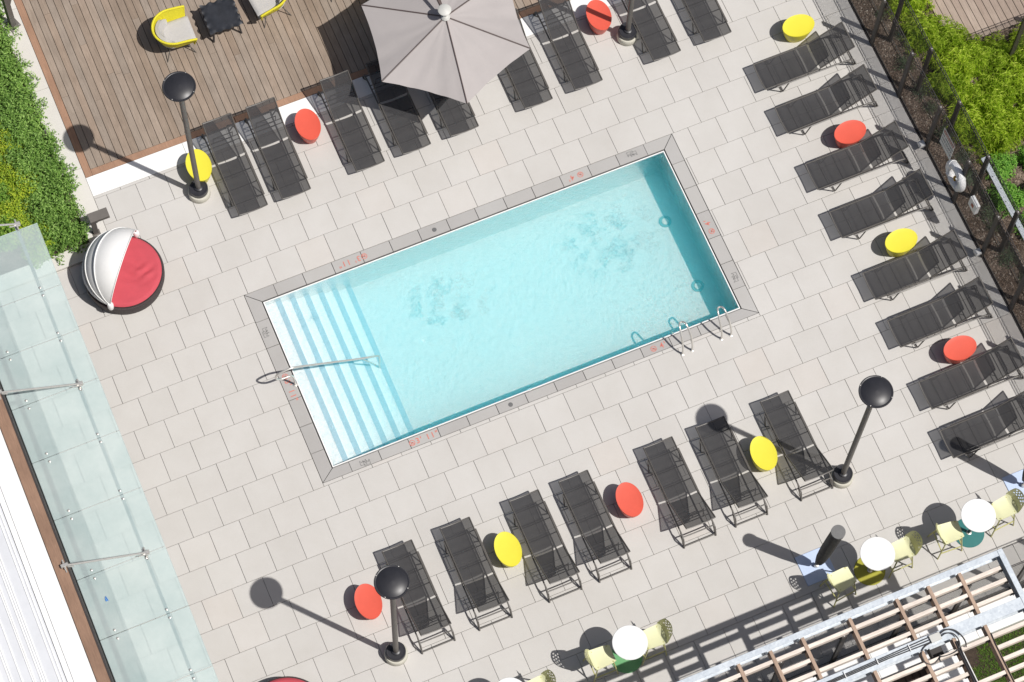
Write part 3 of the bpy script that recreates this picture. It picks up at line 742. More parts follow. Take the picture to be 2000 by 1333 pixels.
def perforated_back():
    # curved backrest shell with real holes
    bm = bmesh.new(); nu, nv = 56, 30
    def P_(u, v):
        a = (u - .5) * 1.3; r_ = .355
        w = 1 - .22 * (v ** 2)
        x = r_ * math.sin(a) * w; y = .20 + .02 + .34 * (math.cos(a) - 1) * -.75 * -1 * .9 + .0
        y = .245 - (1 - math.cos(a)) * .30 + .11 * v; z = .762 + .36 * v - .05 * (2 * u - 1) ** 4 * v
        return (x, y, z)
    hc = []
    for j, vv in enumerate((.50, .66, .82)):
        for i in range(5 if j != 1 else 4):
            hc.append((.5 + (i - (2 if j != 1 else 1.5)) * .155, vv))
    vs = [[bm.verts.new(P_(i / nu, j / nv)) for j in range(nv + 1)] for i in range(nu + 1)]
    for i in range(nu):
        for j in range(nv):
            u = (i + .5) / nu; v = (j + .5) / nv
            if any(((u - a) * .42 / .0165) ** 2 + ((v - b) * .36 / .0175) ** 2 < 1 for a, b in hc): continue
            bm.faces.new((vs[i][j], vs[i + 1][j], vs[i + 1][j + 1], vs[i][j + 1]))
    for v in [v for v in bm.verts if not v.link_faces]: bm.verts.remove(v)
    bmesh.ops.solidify(bm, geom=bm.faces[:], thickness=.012)
    me = bpy.data.meshes.new('backrest'); bm.to_mesh(me); bm.free(); me.materials.append(M['lime_plastic'])
    me.polygons.foreach_set('use_smooth', [True] * len(me.polygons)); me.set_sharp_from_angle(angle=R(40))
    return me
BACK = perforated_back()
def make_bar_chair():
    o = empty('bar_chair')
    def seat(u, v):
        x = (u - .5) * (.40 - .05 * (1 - v)); y = -.20 + .43 * v
        z = .755 - .02 * (1 - (2 * u - 1) ** 2) - .025 * max(0, .25 - v) * 4 + .05 * max(0, v - .85) / .15
        return (x * (1 - .10 * max(0, .2 - v) * 5), y, z)
    MB().grid(seat, 14, 14).build('seat', 'lime_plastic', o, smooth=True, solid=.018)
    b = bpy.data.objects.new('backrest', BACK); C.objects.link(b); b.parent = o
    for sx, sy in ((-1, -1), (1, -1), (-1, 1), (1, 1)):
        MB().tube([(sx * .155, sy * .15 + .01, .75), (sx * .235, sy * .245, 0)], .014, 8).build('leg', 'lime_leg', o, smooth=True)
    f = MB()
    k = .30 / .75
    def at(sx, sy, z): q = 1 - z / .75; return (sx * (.155 + .08 * q), sy * (.15 + .095 * q) + .01 * (1 - q), z)
    f.tube([at(-1, -1, .3), at(1, -1, .3)], .012, 8); f.tube([at(-1, -1, .24), at(-1, 1, .24)], .012, 8); f.tube([at(1, -1, .24), at(1, 1, .24)], .012, 8); f.tube([at(-1, 1, .34), at(1, 1, .34)], .012, 8)
    f.build('footrest', 'lime_leg', o, smooth=True)
    return o
bc = make_bar_chair(); fb = True
# chair's backrest is on its local +y side
for x, y, rz, lb in ((2.42, -10.60, PI / 2, 'pale lime bar chair left of the table with the green base'), (3.39, -10.62, -PI / 2, 'pale lime bar chair right of the table with the green base'),
                     (7.09, -10.95, PI / 2 + .12, 'pale lime bar chair left of the table with the olive base'), (8.31, -10.86, -PI / 2 + .02, 'pale lime bar chair right of the table with the olive base'),
                     (9.33, -10.90, PI / 2 - .05, 'pale lime bar chair left of the table with the teal base'), (10.42, -10.86, -PI / 2 + .08, 'pale lime bar chair right of the table with the teal base'),
                     (1.07, -10.68, -PI / 2, 'pale lime bar chair mostly cut off by the bottom edge of the picture')):
    c_ = bc if fb else copy_tree(bc); fb = False
    c_.location = (x, y, 0); c_.rotation_euler = (0, 0, rz); tag(c_, lb, 'bar chair', 'pale lime bar chairs at the bar tables')

# ------------------------------------------------------------ round daybeds
def daybed(x, y, ang, label, canopy=True):
    o = empty('daybed', (x, y, 0), 0); tag(o, label, 'daybed', 'round canopy daybeds')
    MB().lathe([(.70, 0), (.74, .03), (.775, .2), (.78, .33), (.775, .36), (.75, .37), (.72, .36), (.70, .30)], 64).build('base', 'wicker', o, smooth=True)
    def cu(u, v):
        r_ = .735 * u; t = 2 * PI * v; X = r_ * math.cos(t); Yy = r_ * math.sin(t)
        z = .45 - .05 * max(0, (u - .9) * 10) ** 2 * .9
        k = math.exp(-((X - .2) ** 2 + (Yy + .12) ** 2) / .06)
        z += .026 * math.sin(26 * (X * .55 + Yy * .35) + 5 * Yy) * k + .02 * math.sin(33 * (Yy - X * .3) + 2) * math.exp(-((X - .4) ** 2 + (Yy + .2) ** 2) / .03)
        return (X, Yy, z)
    MB().grid(cu, 40, 90).build('cushion', 'crimson', o, smooth=True)
    if canopy:
        A = Vector((-.47, -.60, .50)); B = Vector((.50, .62, .50))
        mid = (A + B) / 2; ab = (B - A); r_ = ab.length / 2; ab.normalize()
        nrm = Vector((-ab.y, ab.x, 0))
        def P_(a, t, k=1.0):
            a = R(a); return mid + ab * (-math.cos(t)) * r_ + (nrm * math.cos(a) + Vector((0, 0, 1)) * math.sin(a)) * math.sin(t) * r_ * k
        for a1, a2, k, mt in ((58, 98, 1.07, 'white_fabric'), (30, 63, 1.0, 'white_fabric'), (15, 31, .985, 'grey_net'), (2, 9, 1.0, 'white_fabric')):
            def fn(u, v, a1=a1, a2=a2, k=k):
                aa = a1 + (a2 - a1) * u; b_ = .02 * math.sin(PI * u)
                return tuple(P_(aa, .04 + (PI - .08) * v, k - .015 + b_))
            MB().grid(fn, 8, 40).build('canopy_panel', mt, o, smooth=True, solid=.01)
        MB().grid(lambda u, v: tuple(P_(9 + 6 * u, .04 + (PI - .08) * v, .975)), 4, 40).build('net_panel', 'grey_net', o, smooth=True)
        h = MB()
        for aa, k in ((98, 1.07), (58, 1.07), (30, 1.0), (15, .99), (2, 1.0)): h.tube([tuple(P_(aa, .03 + (PI - .06) * v / 40, k)) for v in range(41)], .011, 8)
        h.build('hoops', 'white_plastic', o, smooth=True)
        for q in (A, B): MB().lathe([(.05, .36), (.06, .42), (.06, .54), (.04, .57), (.0, .575)], 20, (q.x, q.y)).build('hinge_cap', 'white_plastic', o, smooth=True)
daybed(-2.975, -.03, 0, 'round wicker daybed with a folding white canopy over a crimson cushion')
daybed(-3.26, -9.36, 0, 'second daybed at the bottom edge, only the far rim of its crimson cushion visible', False)

# ------------------------------------------------------------ lounge furniture on the deck
def tub_chair(x, y, rz, label):
    o = empty('tub_chair', (x, y, 0), rz); tag(o, label, 'lounge chair', 'yellow woven tub chairs on the deck')
    # opening towards +x; U-shaped woven shell
    def rim(t):   # t 0..1 along the U
        L1 = .34
        s_ = t * (2 * L1 + PI * .38)
        if s_ < L1: return (.40 - s_, .39)
        if s_ > L1 + PI * .38: return (.06 + (s_ - L1 - PI * .38), -.39)
        a = (s_ - L1) / .38 + PI / 2; return (.06 + .42 * math.cos(a), .39 * math.sin(a))
    def fn(u, v):
        X, Y_ = rim(u); k = .66 + .34 * (v ** .7)
        hz = .70 - .10 * abs(2 * u - 1) ** 3
        return (X * (k if X < 0 else .75 + .25 * k) , Y_ * k, .26 + (hz - .26) * v)
    MB().grid(fn, 60, 10).build('shell', 'yellow_weave', o, smooth=True, solid=.012)
    MB().tube([(rim(i / 50)[0], rim(i / 50)[1], .70 - .10 * abs(2 * i / 50 - 1) ** 3) for i in range(51)], .024, 10).build('rim', 'yellow_weave', o, smooth=True)
    h = MB()
    for s_ in (-1, 1): h.tube([(.40, s_ * .39, .60), (.36, s_ * .30, .27)], .018, 8)
    h.tube([(.36, -.30, .26), (.36, .30, .26)], .014, 8); h.build('arm_ends', 'yellow_weave', o, smooth=True)
    def cs(u, v):
        X = -.24 + .66 * v; w = .30 if X > -.02 else .30 * math.sqrt(max(0.02, 1 - ((X + .02) / .26) ** 2))
        e_ = min(1, min(u, 1 - u) * 8) * min(1, min(v + .02, 1.02 - v) * 10)
        return (X, (2 * u - 1) * w, .36 + .075 * math.sqrt(e_))
    MB().grid(cs, 20, 20).build('seat_cushion', 'cushion', o, smooth=True)
    def bk(u, v):
        a = PI / 2 + (.12 + .76 * u) * PI
        return (.06 + (.40 - .05 * (1 - v)) * math.cos(a) * (.80 + .12 * v), .37 * math.sin(a) * (.76 + .14 * v), .42 + .22 * v * min(1, 7 * min(u, 1 - u) + .2))
    MB().grid(bk, 20, 6).build('back_cushion', 'cushion', o, smooth=True, solid=.07)
    for sx, sy in ((1, 1), (1, -1), (-1, 1), (-1, -1)):
        MB().tube([(sx * .16 + .05, sy * .2, .27), (sx * .3 + .05, sy * .36, 0)], .010, 8).build('leg', 'frame', o, smooth=True)
tub_chair(-.33, 4.40, -.02, 'yellow woven tub chair with a grey cushion at the left of the black table')
tub_chair(1.78, 4.42, PI + .1, 'yellow woven tub chair cut by the top edge, at the right of the black table')
tub_chair(3.22, 4.38, PI / 2 + .2, 'tub chair beyond the top edge with only its thin legs in the picture')
o = empty('coffee_table', (.72, 4.40, 0), -.03); tag(o, 'low black coffee table with a wavy edged top between the tub chairs', 'coffee table')
def wav(u, v):
    a = 2 * u - 1; b = 2 * v - 1
    ex = .335 + .014 * math.sin(b * 13 + 1) ; ey = .335 + .014 * math.sin(a * 12)
    z = .44 + .010 * math.sin(a * 12) * max(0, abs(b) - .8) * 5 + .01 * math.sin(b * 13) * max(0, abs(a) - .8) * 5 + .006 * math.sin(a * 4 + b * 3)
    return (a * ex, b * ey, z)
MB().grid(wav, 40, 40).build('tabletop', M['black_top'] if 'black_top' in M else plain('black_cast_top', (.022, .024, .03), .45, 0, .35, 5, bmp=.2), o, smooth=True, solid=.025)
for sx in (-1, 1):
    for sy in (-1, 1): MB().tube([(sx * .25, sy * .25, .42), (sx * .29, sy * .29, 0)], .022, 8).build('leg', 'black', o, smooth=True)
MB().tube([(-.27, 0, .2), (.27, 0, .2)], .012, 8).build('stretcher', 'black', o, smooth=True)

# steel post at the deck corner, bollard light
o = empty('steel_post', (-3.15, 6.0, 0), .35); tag(o, 'dark square steel post bolted to the kerb in the top left corner', 'post')
MB().bbox(-.12, .12, -.12, .12, .003, .016, .003).build('base_plate', 'satin_black', o)
for sx in (-1, 1):
    for sy in (-1, 1): MB().lathe([(.012, .016), (.012, .03), (0, .032)], 8, (sx * .09, sy * .09), cap=False).build('bolt', 'steel', o)
MB().bbox(-.055, .055, -.055, .055, .014, 2.6, .003).build('shaft', 'frame', o)
MB().tube([(0, 0, .75), (.45, .1, 1.6)], .05, 4).build('brace', 'frame', o)
o = empty('bollard_light', (-3.16, 1.11, 0)); tag(o, 'low black bollard light with a flat cantilevered head beside the planter', 'bollard light')
MB().bbox(-.05, .05, -.03, .03, .0, .60, .003).build('post', 'satin_black', o)
MB().bbox(-.06, .33, -.07, .13, .60, .68, .004).build('head', 'satin_black', o)
MB().bbox(-.08, .08, -.06, .06, .003, .012, .002).build('base_plate', 'satin_black', o)

# ------------------------------------------------------------ glass canopy and building on the left
gc = empty('glass_canopy', (-5.86, -4, 3.0)); tag(gc, 'milky pale green glass canopy hung from the building by steel rods', 'glass canopy')
GX0, GX1 = -5.86, -4.22; OX, OY = 5.86, 4.0
joints = [.36, -.96, -1.91, -2.92, -4.0, -5.15, -6.33, -7.5, -8.67, -9.85, -11.0]
for a, b in zip(joints, joints[1:]):
    MB().bbox(GX0 + OX, GX1 + OX, b + .006 + OY, a - .006 + OY, -.012, .006, .002).build('glass_pane', 'glass', gc)
bolts = MB()
for j in joints[1:]:
    for dy in (-.08, .08):
        for X in (-5.56, -4.6):
            b = MB().lathe([(.021, .006), (.021, .018), (.012, .022), (0, .022)], 14, (X + OX, j + dy + OY), cap=False); b.build('glass_bolt', 'steel', gc, smooth=True)
for X in (-4.6,):
    MB().box(X + OX - .03, X + OX + .03, -11 + OY, .45 + OY, -.16, -.05).build('carrier_beam', M['beam'] if 'beam' in M else plain('pale_steel_beam', (.42, .47, .48), .5, .3), gc)
for j in (.45, -2.92, -6.33, -9.85):
    MB().tube([(.0 - .06, j + OY, 1.0), (1.28, j + OY, .06)], .019, 10).build('tie_rod', 'steel', gc, smooth=True)
    for k, (X, Z) in enumerate(((-.10, 1.02), (1.28, .04))):
        q = MB(); q.bbox(X - .06, X + .07, j + OY - .03, j + OY + .03, Z - .03, Z + .05, .01); q.tube([(X, j + OY - .07, Z + .01), (X, j + OY + .07, Z + .01)], .018, 10)
        q.tube([(X + .05, j + OY - .04, Z), (X + .14 * (1 if k == 0 else -1), j + OY - .04, Z - .09 * (1 if k == 0 else -1) )], .012, 8); q.tube([(X, j + OY - .12, Z - .03), (X, j + OY + .12, Z - .03)], .014, 8)
        q.build('rod_clevis', 'steel', gc, smooth=30)
bl = empty('building', (-6.05, -6, 0)); tag(bl, 'white roofed building with a brown fascia board along the glass canopy', 'building')
BX, BY = 6.05, 6.0
def W_(x0, x1, y0, y1, z0, z1, nm, mt, par=bl): return MB().bbox(x0 + BX, x1 + BX, y0 + BY, y1 + BY, z0, z1, .004).build(nm, mt, par)
W_(-14, -6.0, -14, -.55, 0, 3.85, 'wall', 'white_roof')
W_(-6.0, -5.90, -14, -.55, 0, 3.88, 'wall', 'rust')
W_(-6.14, -5.93, -14, -.55, 3.90, 3.98, 'fascia', 'fascia')
W_(-5.93, -5.895, -14, -.55, 3.9, 3.96, 'drip_edge', 'rust')
W_(-6.50, -6.15, -14, -.55, 3.86, 3.95, 'parapet_cap', 'white_roof')
W_(-6.60, -6.501, -14, -.55, 3.86, 3.925, 'parapet_cap', 'white_roof')
sh = W_(-14, -6.61, -14, -.55, 3.86, 3.90, 'roof_sheet', 'grey_roof')
for x_ in (-6.66, -6.72, -6.92, -6.96, -7.00, -7.10, -7.13, -7.30, -7.45, -7.49):
    W_(x_ - .012, x_ + .012, -14, -.55, 3.901, 3.915, 'seam', 'white_roof', sh)
W_(-14, -7.60, -14, -.55, 3.902, 3.93, 'roof_edge', 'white_roof')
y_ = -14
while y_ < -1:
    for k in range(5): W_(-14, -7.75, y_ + .3 + k * .05, y_ + .32 + k * .05, 3.931, 3.938, 'rib', 'grey_roof', sh)
    W_(-14, -7.75, y_ + .9, y_ + .95, 3.931, 3.945, 'rib', 'white_roof', sh); W_(-14, -7.75, y_ + 1.3, y_ + 1.34, 3.931, 3.94, 'rib', 'grey_roof', sh)
    y_ += 1.7
o = MB(); o.bbox(-5.88, -4.42, .95, 1.9, .0, .07, .006); mo = o.build('dark_floor_slab', 'mat');  # low dark slab for the dark grey area below the canopy end
mo.location = (0, 0, 0); tag(mo, 'charcoal floor slab under the end of the glass canopy', 'mat')
# blue scrap lying on the glass
o = MB(); o.grid(lambda u, v: (.05 * (u - .5) * (1 - .5 * v), .09 * (v - .5), .02 + .012 * math.sin(7 * u + 4 * v)), 5, 5); s_ = o.build('scrap', 'blue_scrap', solid=.003)
s_.location = (-5.5, -6.84, 2.992); tag(s_, 'small scrap of bright blue film lying on the glass canopy', 'litter')

# ------------------------------------------------------------ plants
def leaf_mesh(name, mat, n, rx, ry, rz, ll, lw, shell=.35, up=.6, fold=.15, droop=0, bumpy=.2, seed=0, curl=False, whorl=0):
    rnd = random.Random(seed); mb = MB()
    lob = [(rnd.uniform(0, 2 * PI), rnd.uniform(.3, 1.2), rnd.uniform(.6, 1)) for _ in range(6)]
    for i in range(n):
        z = rnd.random(); t = rnd.uniform(0, 2 * PI); ph = math.acos(1 - z * .98)
        d = Vector((math.sin(ph) * math.cos(t), math.sin(ph) * math.sin(t), math.cos(ph)))
        k = 1 + bumpy * (math.sin(t * 3 + lob[0][0]) * math.sin(ph * 4 + lob[1][0]) + .7 * math.sin(t * 7 + lob[2][0]) * math.sin(ph * 9 + lob[3][0]))
        r_ = k * (1 - shell * rnd.random() ** 1.5)
        p = Vector((d.x * rx * r_, d.y * ry * r_, max(.01, d.z * rz * r_)))
        cnt = whorl or 1
        for w in range(cnt):
            nn = (d * (1 - up) + Vector((0, 0, up)) + Vector((rnd.uniform(-.5, .5), rnd.uniform(-.5, .5), rnd.uniform(-.2, .3)))).normalized()
            a = Vector((rnd.uniform(-1, 1), rnd.uniform(-1, 1), rnd.uniform(-.2, .3))) + d * .8
            a = (a - nn * a.dot(nn)).normalized()
            s = nn.cross(a); L = ll * rnd.uniform(.6, 1.25); Wd = lw * rnd.uniform(.7, 1.2)
            i0 = len(mb.v); tip = p + a * L - Vector((0, 0, droop * L))
            m_ = p + a * L * .45 + nn * fold * L * .5
            mb.v += [tuple(p), tuple(m_ + s * Wd / 2 + nn * fold * Wd), tuple(tip), tuple(m_ - s * Wd / 2 + nn * fold * Wd)]
            mb.f.append((i0, i0 + 1, i0 + 2)); mb.f.append((i0, i0 + 2, i0 + 3))
    return mb
shared = {}
def shrub(kind, x, y, z, s, rz, label, group, cat='shrub'):
    key = (kind, random.randrange(3))
    if key not in shared:
        sd = hash(kind) % 1000 + key[1] * 17 if False else sum(map(ord, kind)) + key[1] * 17
        if kind == 'dark': mb, mt = leaf_mesh('l', None, 1900, .44, .44, .46, .085, .032, .6, .4, bumpy=.42, seed=sd), 'leaf_dark'
        elif kind == 'yellow': mb, mt = leaf_mesh('l', None, 2000, .44, .44, .38, .065, .03, .5, .5, bumpy=.3, seed=sd), 'leaf_yellow'
        elif kind == 'broad': mb, mt = leaf_mesh('l', None, 1500, .42, .42, .36, .095, .055, .4, .55, droop=.2, bumpy=.15, seed=sd), 'leaf_broad'
        elif kind == 'lime': mb, mt = leaf_mesh('l', None, 900, .48, .48, .5, .15, .017, .55, .35, droop=.3, bumpy=.42, seed=sd, whorl=4), 'leaf_lime'
        elif kind == 'mid': mb, mt = leaf_mesh('l', None, 2200, .40, .40, .45, .085, .035, .5, .45, bumpy=.25, seed=sd), 'leaf_mid'
        else: mb, mt = leaf_mesh('l', None, 380, .24, .24, .22, .075, .018, .8, .4, bumpy=.4, seed=sd), 'leaf_grey'
        f = mb.build('foliage', mt); st = MB(); rnd = random.Random(sd)
        for k in range(7):
            a = rnd.uniform(0, 2 * PI); st.tube([(0.02 * math.cos(a), .02 * math.sin(a), 0), (.12 * math.cos(a), .12 * math.sin(a), .14), (.24 * math.cos(a), .24 * math.sin(a), .26)], .008, 5, r2=.003)
        st_ = st.build('stem', 'bark'); shared[key] = (f.data, st_.data)
        bpy.data.objects.remove(f); bpy.data.objects.remove(st_)
    fd, sd_ = shared[key]
    o = empty('shrub', (x, y, z), rz); o.scale = (s * random.uniform(.9, 1.1), s * random.uniform(.9, 1.1), s * random.uniform(.85, 1.1))
    for nm, d in (('foliage', fd), ('stem', sd_)):
        c = bpy.data.objects.new(nm, d); C.objects.link(c); c.parent = o
    tag(o, label, cat, group); return o
bed = MB(); bed.bbox(-9, -3.352, .952, 12, -.04, .10, .004); tag(bed.build('planting_soil', 'soil'), kind='structure')
G1 = 'dark green shrubs along the kerb of the left planter'
yy = 1.2
while yy < 7.2:
    shrub('dark', -3.60 + .05 * math.sin(yy * 3), yy, .02, .80 + .12 * random.random(), random.uniform(0, 6), 'dark small leaved shrub along the kerb of the left planter', G1); yy += .50
for k in range(9): shrub('dark', -3.95 - .05 * random.random(), 1.3 + .55 * k, .04, .85, random.uniform(0, 6), 'dark small leaved shrub along the kerb of the left planter', G1)
G2 = 'yellow green shrubs in the left planter'
for k in range(13): shrub('yellow', -4.18 - .22 * (k % 3) + jit(.06), 1.35 + .36 * k, .12, .72, random.uniform(0, 6), 'yellow green shrub in the middle of the left planter', G2)
G3 = 'broad leaved shrubs in the left planter'
for k in range(12): shrub('broad', -4.72 - .45 * (k % 2) + jit(.08), 1.75 + .38 * k, .05, .95, random.uniform(0, 6), 'broad leaved mid green shrub at the outer side of the left planter', G3)
for k in range(3): shrub('broad', -4.35 + .05 * k, 1.15 + .05 * k, .04, .7, random.uniform(0, 6), 'broad leaved mid green shrub at the outer side of the left planter', G3)

# right bed
gb = MB(); gb.quad((12.565, -30, -.02), (40, -30, -.02), (40, 12, -.02), (12.565, 12, -.02)); tag(gb.build('gravel_bed', 'gravel'), kind='structure')
# loose stones: real gravel near the surface
st = MB(); rnd = random.Random(3)
for k in range(5200):
    x_ = 12.62 + 1.0 * rnd.random(); y_ = -8.5 + 10.5 * rnd.random(); r_ = rnd.uniform(.010, .024)
    i0 = len(st.v)
    for j in range(5): a = 2 * PI * j / 5 + rnd.uniform(0, .6); st.v.append((x_ + r_ * math.cos(a), y_ + r_ * math.sin(a), -.018))
    st.v.append((x_ + rnd.uniform(-.3, .3) * r_, y_ + rnd.uniform(-.3, .3) * r_, -.018 + r_ * .9))
    for j in range(5): st.f.append((i0 + j, i0 + (j + 1) % 5, i0 + 5))
def mk_st():
    m, n, l, b = nt('loose_stone'); r = ramp(n, l, island(n), [(0, (.07, .05, .035)), (.4, (.15, .11, .085)), (.8, (.26, .20, .16)), (1, (.45, .40, .34))]); l.new(r.outputs[0], b.inputs['Base Color']); b.inputs['Roughness'].default_value = .9; return m
tag(st.build('loose_gravel', mk_st()), 'loose brown gravel chips in the bed behind the fence', 'gravel', kind='stuff')
ed = MB(); ed.bbox(12.562, 12.60, -12.3, 10, -.05, .012, .003); tag(ed.build('bed_edging', 'rust'), kind='structure')
fd = MB(); x = 14.05
while x < 24: fd.bbox(x + .004, x + .138, -1.62 + (x > 15.6) * -.0, 9, -.02, .01 + random.uniform(-.001, .001), .003); x += .145
tag(fd.build('far_deck', 'deck_far'), kind='structure')
fu = MB(); fu.box(14.05, 24, -1.63, 9, -.019, -.004); tag(fu.build('far_deck_underlay', 'joint'), kind='structure')
G4 = 'lime feathery shrubs beyond the fence'
LM = [(13.75, .35), (13.95, .0), (13.62, -.25), (13.62, -1.15), (13.95, -1.45), (14.3, -1.95), (14.75, -2.2), (13.75, -2.75), (14.95, -2.75), (14.1, -3.1), (13.6, -3.3), (15.1, -3.3), (14.3, -3.6), (14.8, -3.8), (13.9, -3.75), (15.3, -2.3), (13.55, -2.35), (13.75, -.2), (13.9, .7), (13.6, .9), (13.85, -2.1), (14.5, -2.9)]
for x_, y_ in LM: shrub('lime', x_, y_, 0, .80 * random.uniform(.85, 1.1), random.uniform(0, 6), 'lime green feathery shrub spreading beyond the second fence', G4)
G5 = 'mid green leafy shrubs beyond the fence'
for x_, y_ in ((13.75, -4.35), (14.45, -4.45), (13.55, -5.0), (14.2, -5.15), (13.75, -5.75), (14.5, -5.8), (15.1, -4.6), (14.1, -6.4), (13.6, -6.9), (14.6, -6.9)):
    shrub('mid', x_, y_, 0, .75 * random.uniform(.85, 1.1), random.uniform(0, 6), 'mid green leafy shrub lower down beyond the second fence', G5)
G6 = 'small grey green plants in the gravel'
for k in range(16): shrub('grey', 12.98 + .22 * random.random(), .8 - .58 * k + jit(.15), -.02, .9 * random.uniform(.6, 1.1), random.uniform(0, 6), 'small grey green plant in the gravel between the two fences', G6, 'plant')

# ------------------------------------------------------------ mesh fences
def fence(p0, p1, ys, h, label, group, lights=()):
    A = Vector((*p0, 0)); B = Vector((*p1, 0)); D = (B - A); L = D.length; D.normalize(); N_ = Vector((-D.y, D.x, 0))
    ang = math.atan2(D.y, D.x)
    o = empty('mesh_fence', A, ang); tag(o, label, 'fence', group)
    for s in ys:
        MB().bbox(s - .05, s + .05, -.03, .012, -.02, h, .002).build('post', 'frame_dark', o)
        MB().lathe([(.014, h), (.014, h + .012), (0, h + .014)], 10, (s, 0), cap=False).build('post_cap', 'steel', o)
    for z0 in (h - .012, h - .125): MB().box(0, L, .014, .026, z0 - .009, z0 + .009).build('rail', 'rust', o)
    MB().box(0, L, .014, .03, .03, .05).build('rail', 'frame', o)
    q = MB(); q.quad((0, .022, .05), (L, .022, .05), (L, .022, h - .09), (0, .022, h - .09), uv=[(0, 0), (L, 0), (L, h - .14), (0, h - .14)])
    q.build('mesh_panel', 'wire', o)
    return o
H_ = 1.85
fence((12.58, 4.07), (12.58, -12.10), [.02 + 1.243 * k for k in range(13)], H_, 'black wire mesh fence along the edge of the paving, nearest the loungers', 'wire mesh fences')
fence((12.97, 4.02), (12.97, -12.10), [.02 + 1.243 * k for k in range(13)], H_, 'black wire mesh fence behind the first one, in front of the shrubs', 'wire mesh fences')
fence((14.93, -2.28), (21.0, -2.28), [.05 + 1.243 * k for k in range(5)], H_, 'black wire mesh fence beside the far wooden deck at the top right', 'wire mesh fences')
fence((2.0, -12.16), (12.55, -12.16), [.65 + 1.243 * k for k in range(8)], H_, 'black wire mesh fence running under the pergola beam', 'wire mesh fences')
sg = empty('warning_sign', (12.535, -3.97, 1.34)); tag(sg, 'white warning sign with a red header fixed to the mesh fence', 'sign')
MB().bbox(-.006, 0, -.22, .22, -.31, .31, .001).build('panel', 'sign_white', sg)
MB().box(-.0085, -.0062, -.20, .20, .17, .28).build('header', 'sign_red', sg)
rt = (PI / 2, 0, -PI / 2)
text_mesh('WARNING', .075, 'header_text', 'sign_white', sg, (-.0105, 0, .225), rt, .001)
for k, t in enumerate(('NO LIFEGUARD', 'ON DUTY')):
    text_mesh(t, .062 if k == 0 else .085, 'lettering', 'grey_print', sg, (-.008, 0, .08 - .13 * k), rt, .001)
text_mesh('SWIM AT YOUR OWN RISK', .034, 'lettering', 'grey_print', sg, (-.008, 0, -.17), rt, .001)
lr = empty('life_ring', (12.50, -4.53, 1.02)); tag(lr, 'white life ring hanging on the mesh fence below the warning sign', 'life ring')
MB().tube([(0, .25 * math.cos(2 * PI * k / 40), .25 * math.sin(2 * PI * k / 40)) for k in range(40)], .082, 14, closed=True).build('ring', 'ring_white', lr, smooth=True)
for k in range(4):
    a = PI / 4 + k * PI / 2; MB().tube([(.0 + .082 * math.cos(t), (.25 + .082 * math.sin(t)) * math.cos(a), (.25 + .082 * math.sin(t)) * math.sin(a)) for t in [2 * PI * j / 12 for j in range(12)]], .012, 6, closed=True).build('band', 'ring_white', lr, smooth=True)
MB().tube(smooth_path([(.0, .05, .16), (-.02, .0, .1), (.0, -.04, .02), (-.01, .03, -.08), (0, -.02, -.17)], 2), .022, 8).build('rope', 'ochre', lr, smooth=True)
bx = empty('phone_box', (12.50, -5.28, 1.22)); tag(bx, 'small white box mounted on the mesh fence below the life ring', 'box')
MB().bbox(-.05, .03, -.13, .13, -.17, .17, .01).build('housing', 'white_plastic', bx)
MB().box(-.054, -.0505, -.04, .04, -.06, .06).build('label_plate', 'sign_red', bx)
for y_, lb in ((-3.36, 'small white spotlight at the foot of a fence post beside the warning sign'), (-5.86, 'small white spotlight at the foot of a fence post level with the lower loungers')):
    f = empty('spotlight', (12.49, y_, 0)); tag(f, lb, 'spotlight', 'white spotlights at the fence posts')
    MB().tube([(0, 0, 0), (0, 0, .16)], .012, 8).build('stem', 'steel', f); MB().bbox(-.08, .05, -.06, .06, .14, .23, .015).build('housing', 'white_plastic', f)
cs = empty('steel_channel', (13.36, -4.2, 0)); tag(cs, 'galvanised perforated steel channel lying between the fence and the shrubs', 'steel channel')
m = MB(); m.bbox(-.055, .055, -6.5, 0, .48, .51, .003); m.build('channel', 'galv', cs)
for k in range(22): MB().lathe([(.012, .511), (.012, .514), (0, .515)], 8, (.02 * (-1) ** k, -.15 - .29 * k), cap=False).build('hole_disc', 'cable', cs)  # dark discs set on top in place of open perforations

# ------------------------------------------------------------ pergola
pg = empty('pergola', (9.25, -12.1, 0)); tag(pg, 'pergola of galvanised steel beams and pale timber slats in the lower right corner', 'pergola')
QX, QY = 9.25, 12.1; ZT = 3.2
def B_(x0, x1, y0, y1, z0, z1, nm, mt, par=pg): return MB().bbox(x0 - QX, x1 - QX, y0 + QY, y1 + QY, z0, z1, .004).build(nm, mt, par)
def channel(x0, x1, yc, w, h, nm, along='x'):
    m = MB(); t = .012; o_ = -QX, QY
    if along == 'x':
        m.bbox(x0 - QX, x1 - QX, yc - w / 2 + QY, yc + w / 2 + QY, ZT - t, ZT, .003); m.box(x0 - QX, x1 - QX, yc - t / 2 + QY, yc + t / 2 + QY, ZT - h + t, ZT - t - .0005); m.box(x0 - QX, x1 - QX, yc - w / 2 + QY, yc + w / 2 + QY, ZT - h, ZT - h + t - .0005)
    else:
        m.bbox(yc - w / 2 - QX, yc + w / 2 - QX, x0 + QY, x1 + QY, ZT - t, ZT, .003); m.box(yc - t / 2 - QX, yc + t / 2 - QX, x0 + QY, x1 + QY, ZT - h + t, ZT - t - .0005); m.box(yc - w / 2 - QX, yc + w / 2 - QX, x0 + QY, x1 + QY, ZT - h, ZT - h + t - .0005)
    return m.build(nm, 'galv', pg)
channel(-3, 9.20, -12.11, .11, .25, 'steel_beam')
channel(-3, 9.20, -13.08, .21, .25, 'steel_beam')
channel(-18, -12.055, 9.255, .10, .25, 'steel_beam', 'y')
channel(-3, 9.20, -15.4, .21, .25, 'steel_beam')
